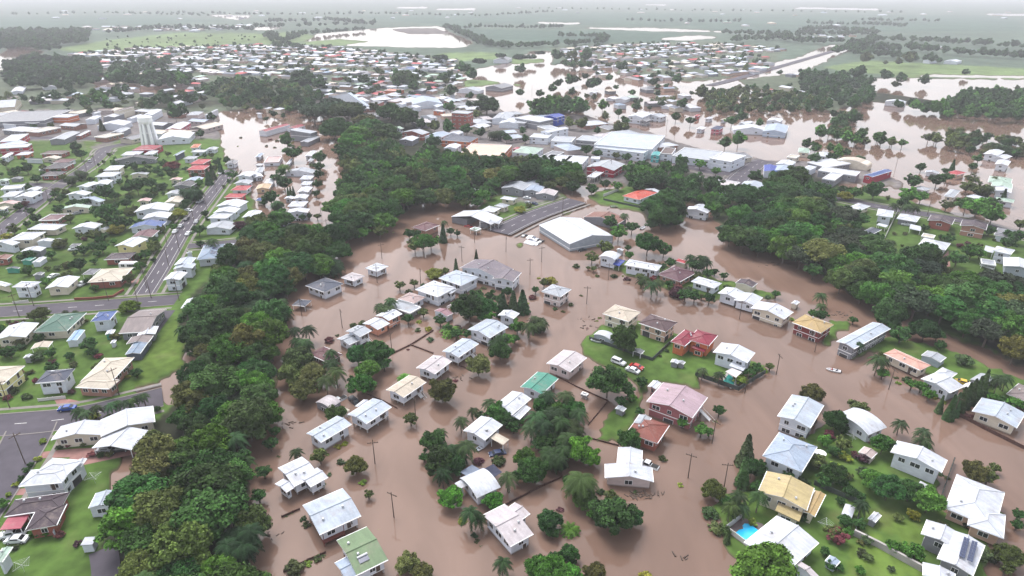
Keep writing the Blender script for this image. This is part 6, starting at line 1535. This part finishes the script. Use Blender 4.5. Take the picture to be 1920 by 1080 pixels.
boat('12', 795, 472, 8, .1, srgb(96, 120, 90), 'mossy green boat hull in the narrow backwater')
boat('12', 980, 632, 5, 1.0, srgb(205, 208, 214), 'pale dinghy tucked under the dense riverside tree')
boat('30', 860, 588, 4.6, .1, srgb(150, 96, 66), 'orange brown boat parked beside the pale blue garage', z=ZG + .25)
boat('31', 1695, 118, 3.6, .8, srgb(215, 220, 228), 'white dinghy moored under the stairs of the cane palm house')
boat('22', 640, 400, 4.2, -.5, srgb(205, 210, 216), 'white dinghy beside the dark sided storage shed', z=ZG + .2)

# clotheslines, tanks, caravan
def hoist(r_, x, y, label):
    (X, Y), = Z(r_, x, y); p = at(X, Y, ZG); root = ob('clothesline', None, None, p, random.uniform(0, 1.5)); b = MB(); b.tube((0, 0, 0), (0, 0, 2.1), .04, .04, 6); ob('mast', b.build('mast', [M_METAL]), root)
    for k in range(4):
        a = k * math.pi / 2; b = MB(); b.tube((0, 0, 1.9), (math.cos(a) * 1.9, math.sin(a) * 1.9, 2.2), .03, .025, 5); ob('arm', b.build('arm', [M_METAL]), root)
    b = MB()
    for rr in (.8, 1.3, 1.8):
        for k in range(4): a, c = k * math.pi / 2, (k + 1) * math.pi / 2; b.tube((math.cos(a) * rr, math.sin(a) * rr, 1.9 + .158 * rr), (math.cos(c) * rr, math.sin(c) * rr, 1.9 + .158 * rr), .012, .012, 3)
    ob('wires', b.build('wires', [M_METAL]), root); tag(root, label, 'clothesline', 'rotary clotheslines on the lawns')
hoist('30', 715, 385, 'rotary clothesline on the lawn beside the white hipped mansion'); hoist('30', 185, 1050, 'rotary clothesline on the bottom left lawn'); hoist('33', 428, 745, 'rotary clothesline on the lawn between straw roof and white roof'); hoist('33', 630, 75, 'rotary clothesline behind the white barrel roof')
(X, Y), = Z('33', 380, 215); p = at(X, Y, ZG); root = ob('water_tank', None, None, p); b = MB(); b.tube((0, 0, 0), (0, 0, 2.4), 1.3, 1.3, 18); ob('barrel', b.build('barrel', [M_METAL]), root); b = MB(); b.tube((0, 0, 2.4), (0, 0, 2.75), 1.32, .2, 18); ob('lid', b.build('lid', [M_TRIM]), root); tag(root, 'round pale water tank beside the pale blue hipped roof', 'water tank')
A, C = at(*Z('10', 905, 915)[0], 1.5), at(*Z('10', 1030, 915)[0], 1.5); mid = (A + C) / 2; d = C - A; root = ob('caravan', None, None, (mid[0], mid[1], ZG), math.atan2(d[1], d[0])); L = np.linalg.norm(d) / 2
b = MB(); b.box(-L, -1.2, .5, L, 1.2, 2.5); b.box(-L + .3, -1.05, 2.5, L - .3, 1.05, 2.75); b.box(-L - 1, -.1, .5, -L, .1, .62); ob('body', b.build('body', [M_TRIM]), root)
for q in (-.5, .2, .6): ob('window', WIN, root, (q * L, -1.24, 1.7))
for sy in (-1, 1): ob('wheel', CP['car'][2], root, (0, sy * 1.05, .33))
tag(root, 'long white caravan parked behind the cream roofed brick house', 'caravan')

# floating grass debris and small flotsam
flo = MB(); R_ = random.Random(5)
for (r_, x, y, n) in (('21', 240, 1020, 6), ('31', 60, 780, 5), ('32', 980, 480, 22), ('22', 580, 300, 5), ('12', 760, 480, 8), ('11', 1330, 750, 8), ('22', 640, 230, 6), ('13', 60, 900, 10), ('23', 560, 200, 8), ('03', 1430, 850, 6), ('21', 1500, 690, 5), ('32', 1300, 960, 2), ('33', -100, 300, 2)):
    for _ in range(n * 2):
        (X, Y), = Z(r_, x + R_.gauss(0, 60), y + R_.gauss(0, 14)); p = at(X, Y, 0); q = R_.uniform(.15, .5); a = R_.uniform(0, 3); flo.tube((p[0], p[1], .02), (p[0] + math.cos(a) * q * 3, p[1] + math.sin(a) * q * 3, .06), q * .5, q * .3, 5)
tag(ob('floating_debris', flo.build('floating_debris', [M_WOOD])), 'scraps of branches and debris drifting on the brown water', 'debris', kind='stuff')

# ---------------------------------------------------------------- haze
hb = MB(); hb.box(-9200, -300, -2.6, 9200, 11500, CAM_H + 4); hz = ob('haze', hb.build('haze', [])); mh = bpy.data.materials.new('haze'); mh.use_nodes = True; t = mh.node_tree
t.nodes.remove(t.nodes['Principled BSDF']); pv = t.nodes.new('ShaderNodeVolumePrincipled'); pv.inputs['Density'].default_value = HAZE_D; pv.inputs['Color'].default_value = (.94, .94, 1.0, 1); pv.inputs['Anisotropy'].default_value = 0.0
t.links.new(pv.outputs[0], t.nodes['Material Output'].inputs['Volume']); hz.data.materials.append(mh); tag(hz, kind='stuff'); hz['label'] = 'pale grey haze over the whole plain'; hz['category'] = 'haze'

# ---------------------------------------------------------------- labels: each thing told apart by its look and what it stands beside
ORD = ['', 'second', 'third', 'fourth', 'fifth', 'sixth', 'seventh', 'eighth', 'ninth', 'tenth', 'eleventh', 'twelfth', 'thirteenth', 'fourteenth', 'fifteenth', 'sixteenth', 'seventeenth', 'eighteenth', 'nineteenth', 'twentieth']
for i in range(21, 100): ORD.append(['twenty', 'thirty', 'forty', 'fifty', 'sixty', 'seventy', 'eighty', 'ninety'][i // 10 - 2] + ('-' + ['', 'first', 'second', 'third', 'fourth', 'fifth', 'sixth', 'seventh', 'eighth', 'ninth'][i % 10] if i % 10 else 'th'))
anch = [t_ for t_ in THINGS if t_['label'] and t_['noun'] != 'fence' and 'car group' not in t_['label'] and 4 <= len(t_['label'].split()) <= 9]
groups = {}
for t_ in THINGS:
    if t_['label']: t_['o']['label'] = t_['label']; continue
    a = min(anch, key=lambda q: (q['x'] - t_['x']) ** 2 + (1.3 * (q['y'] - t_['y'])) ** 2); dx, dy = t_['x'] - a['x'], t_['y'] - a['y']
    rel = ('right of' if dx > 0 else 'left of') if abs(dx) > 1.2 * abs(dy) else ('beyond' if dy < 0 else 'in front of')
    d_ = math.hypot(dx, dy); groups.setdefault((t_['look'], t_['noun'], rel, id(a)), []).append((d_, t_, a))
for (look, noun, rel, _), L in groups.items():
    L.sort(key=lambda q: q[0])
    for i, (d_, t_, a) in enumerate(L):
        w_ = look.split(); al = a['label'].split(); room = 16 - len(w_) - len(noun.split()) - len(rel.split()) - 1 - (2 if len(L) > 1 else 0)
        base = f"{look} {noun} {rel} the {' '.join(al[:max(3, room)])}"
        if len(L) > 1: base += f", {'nearest' if i == 0 else ORD[i] + ' nearest'}"
        t_['o']['label'] = base
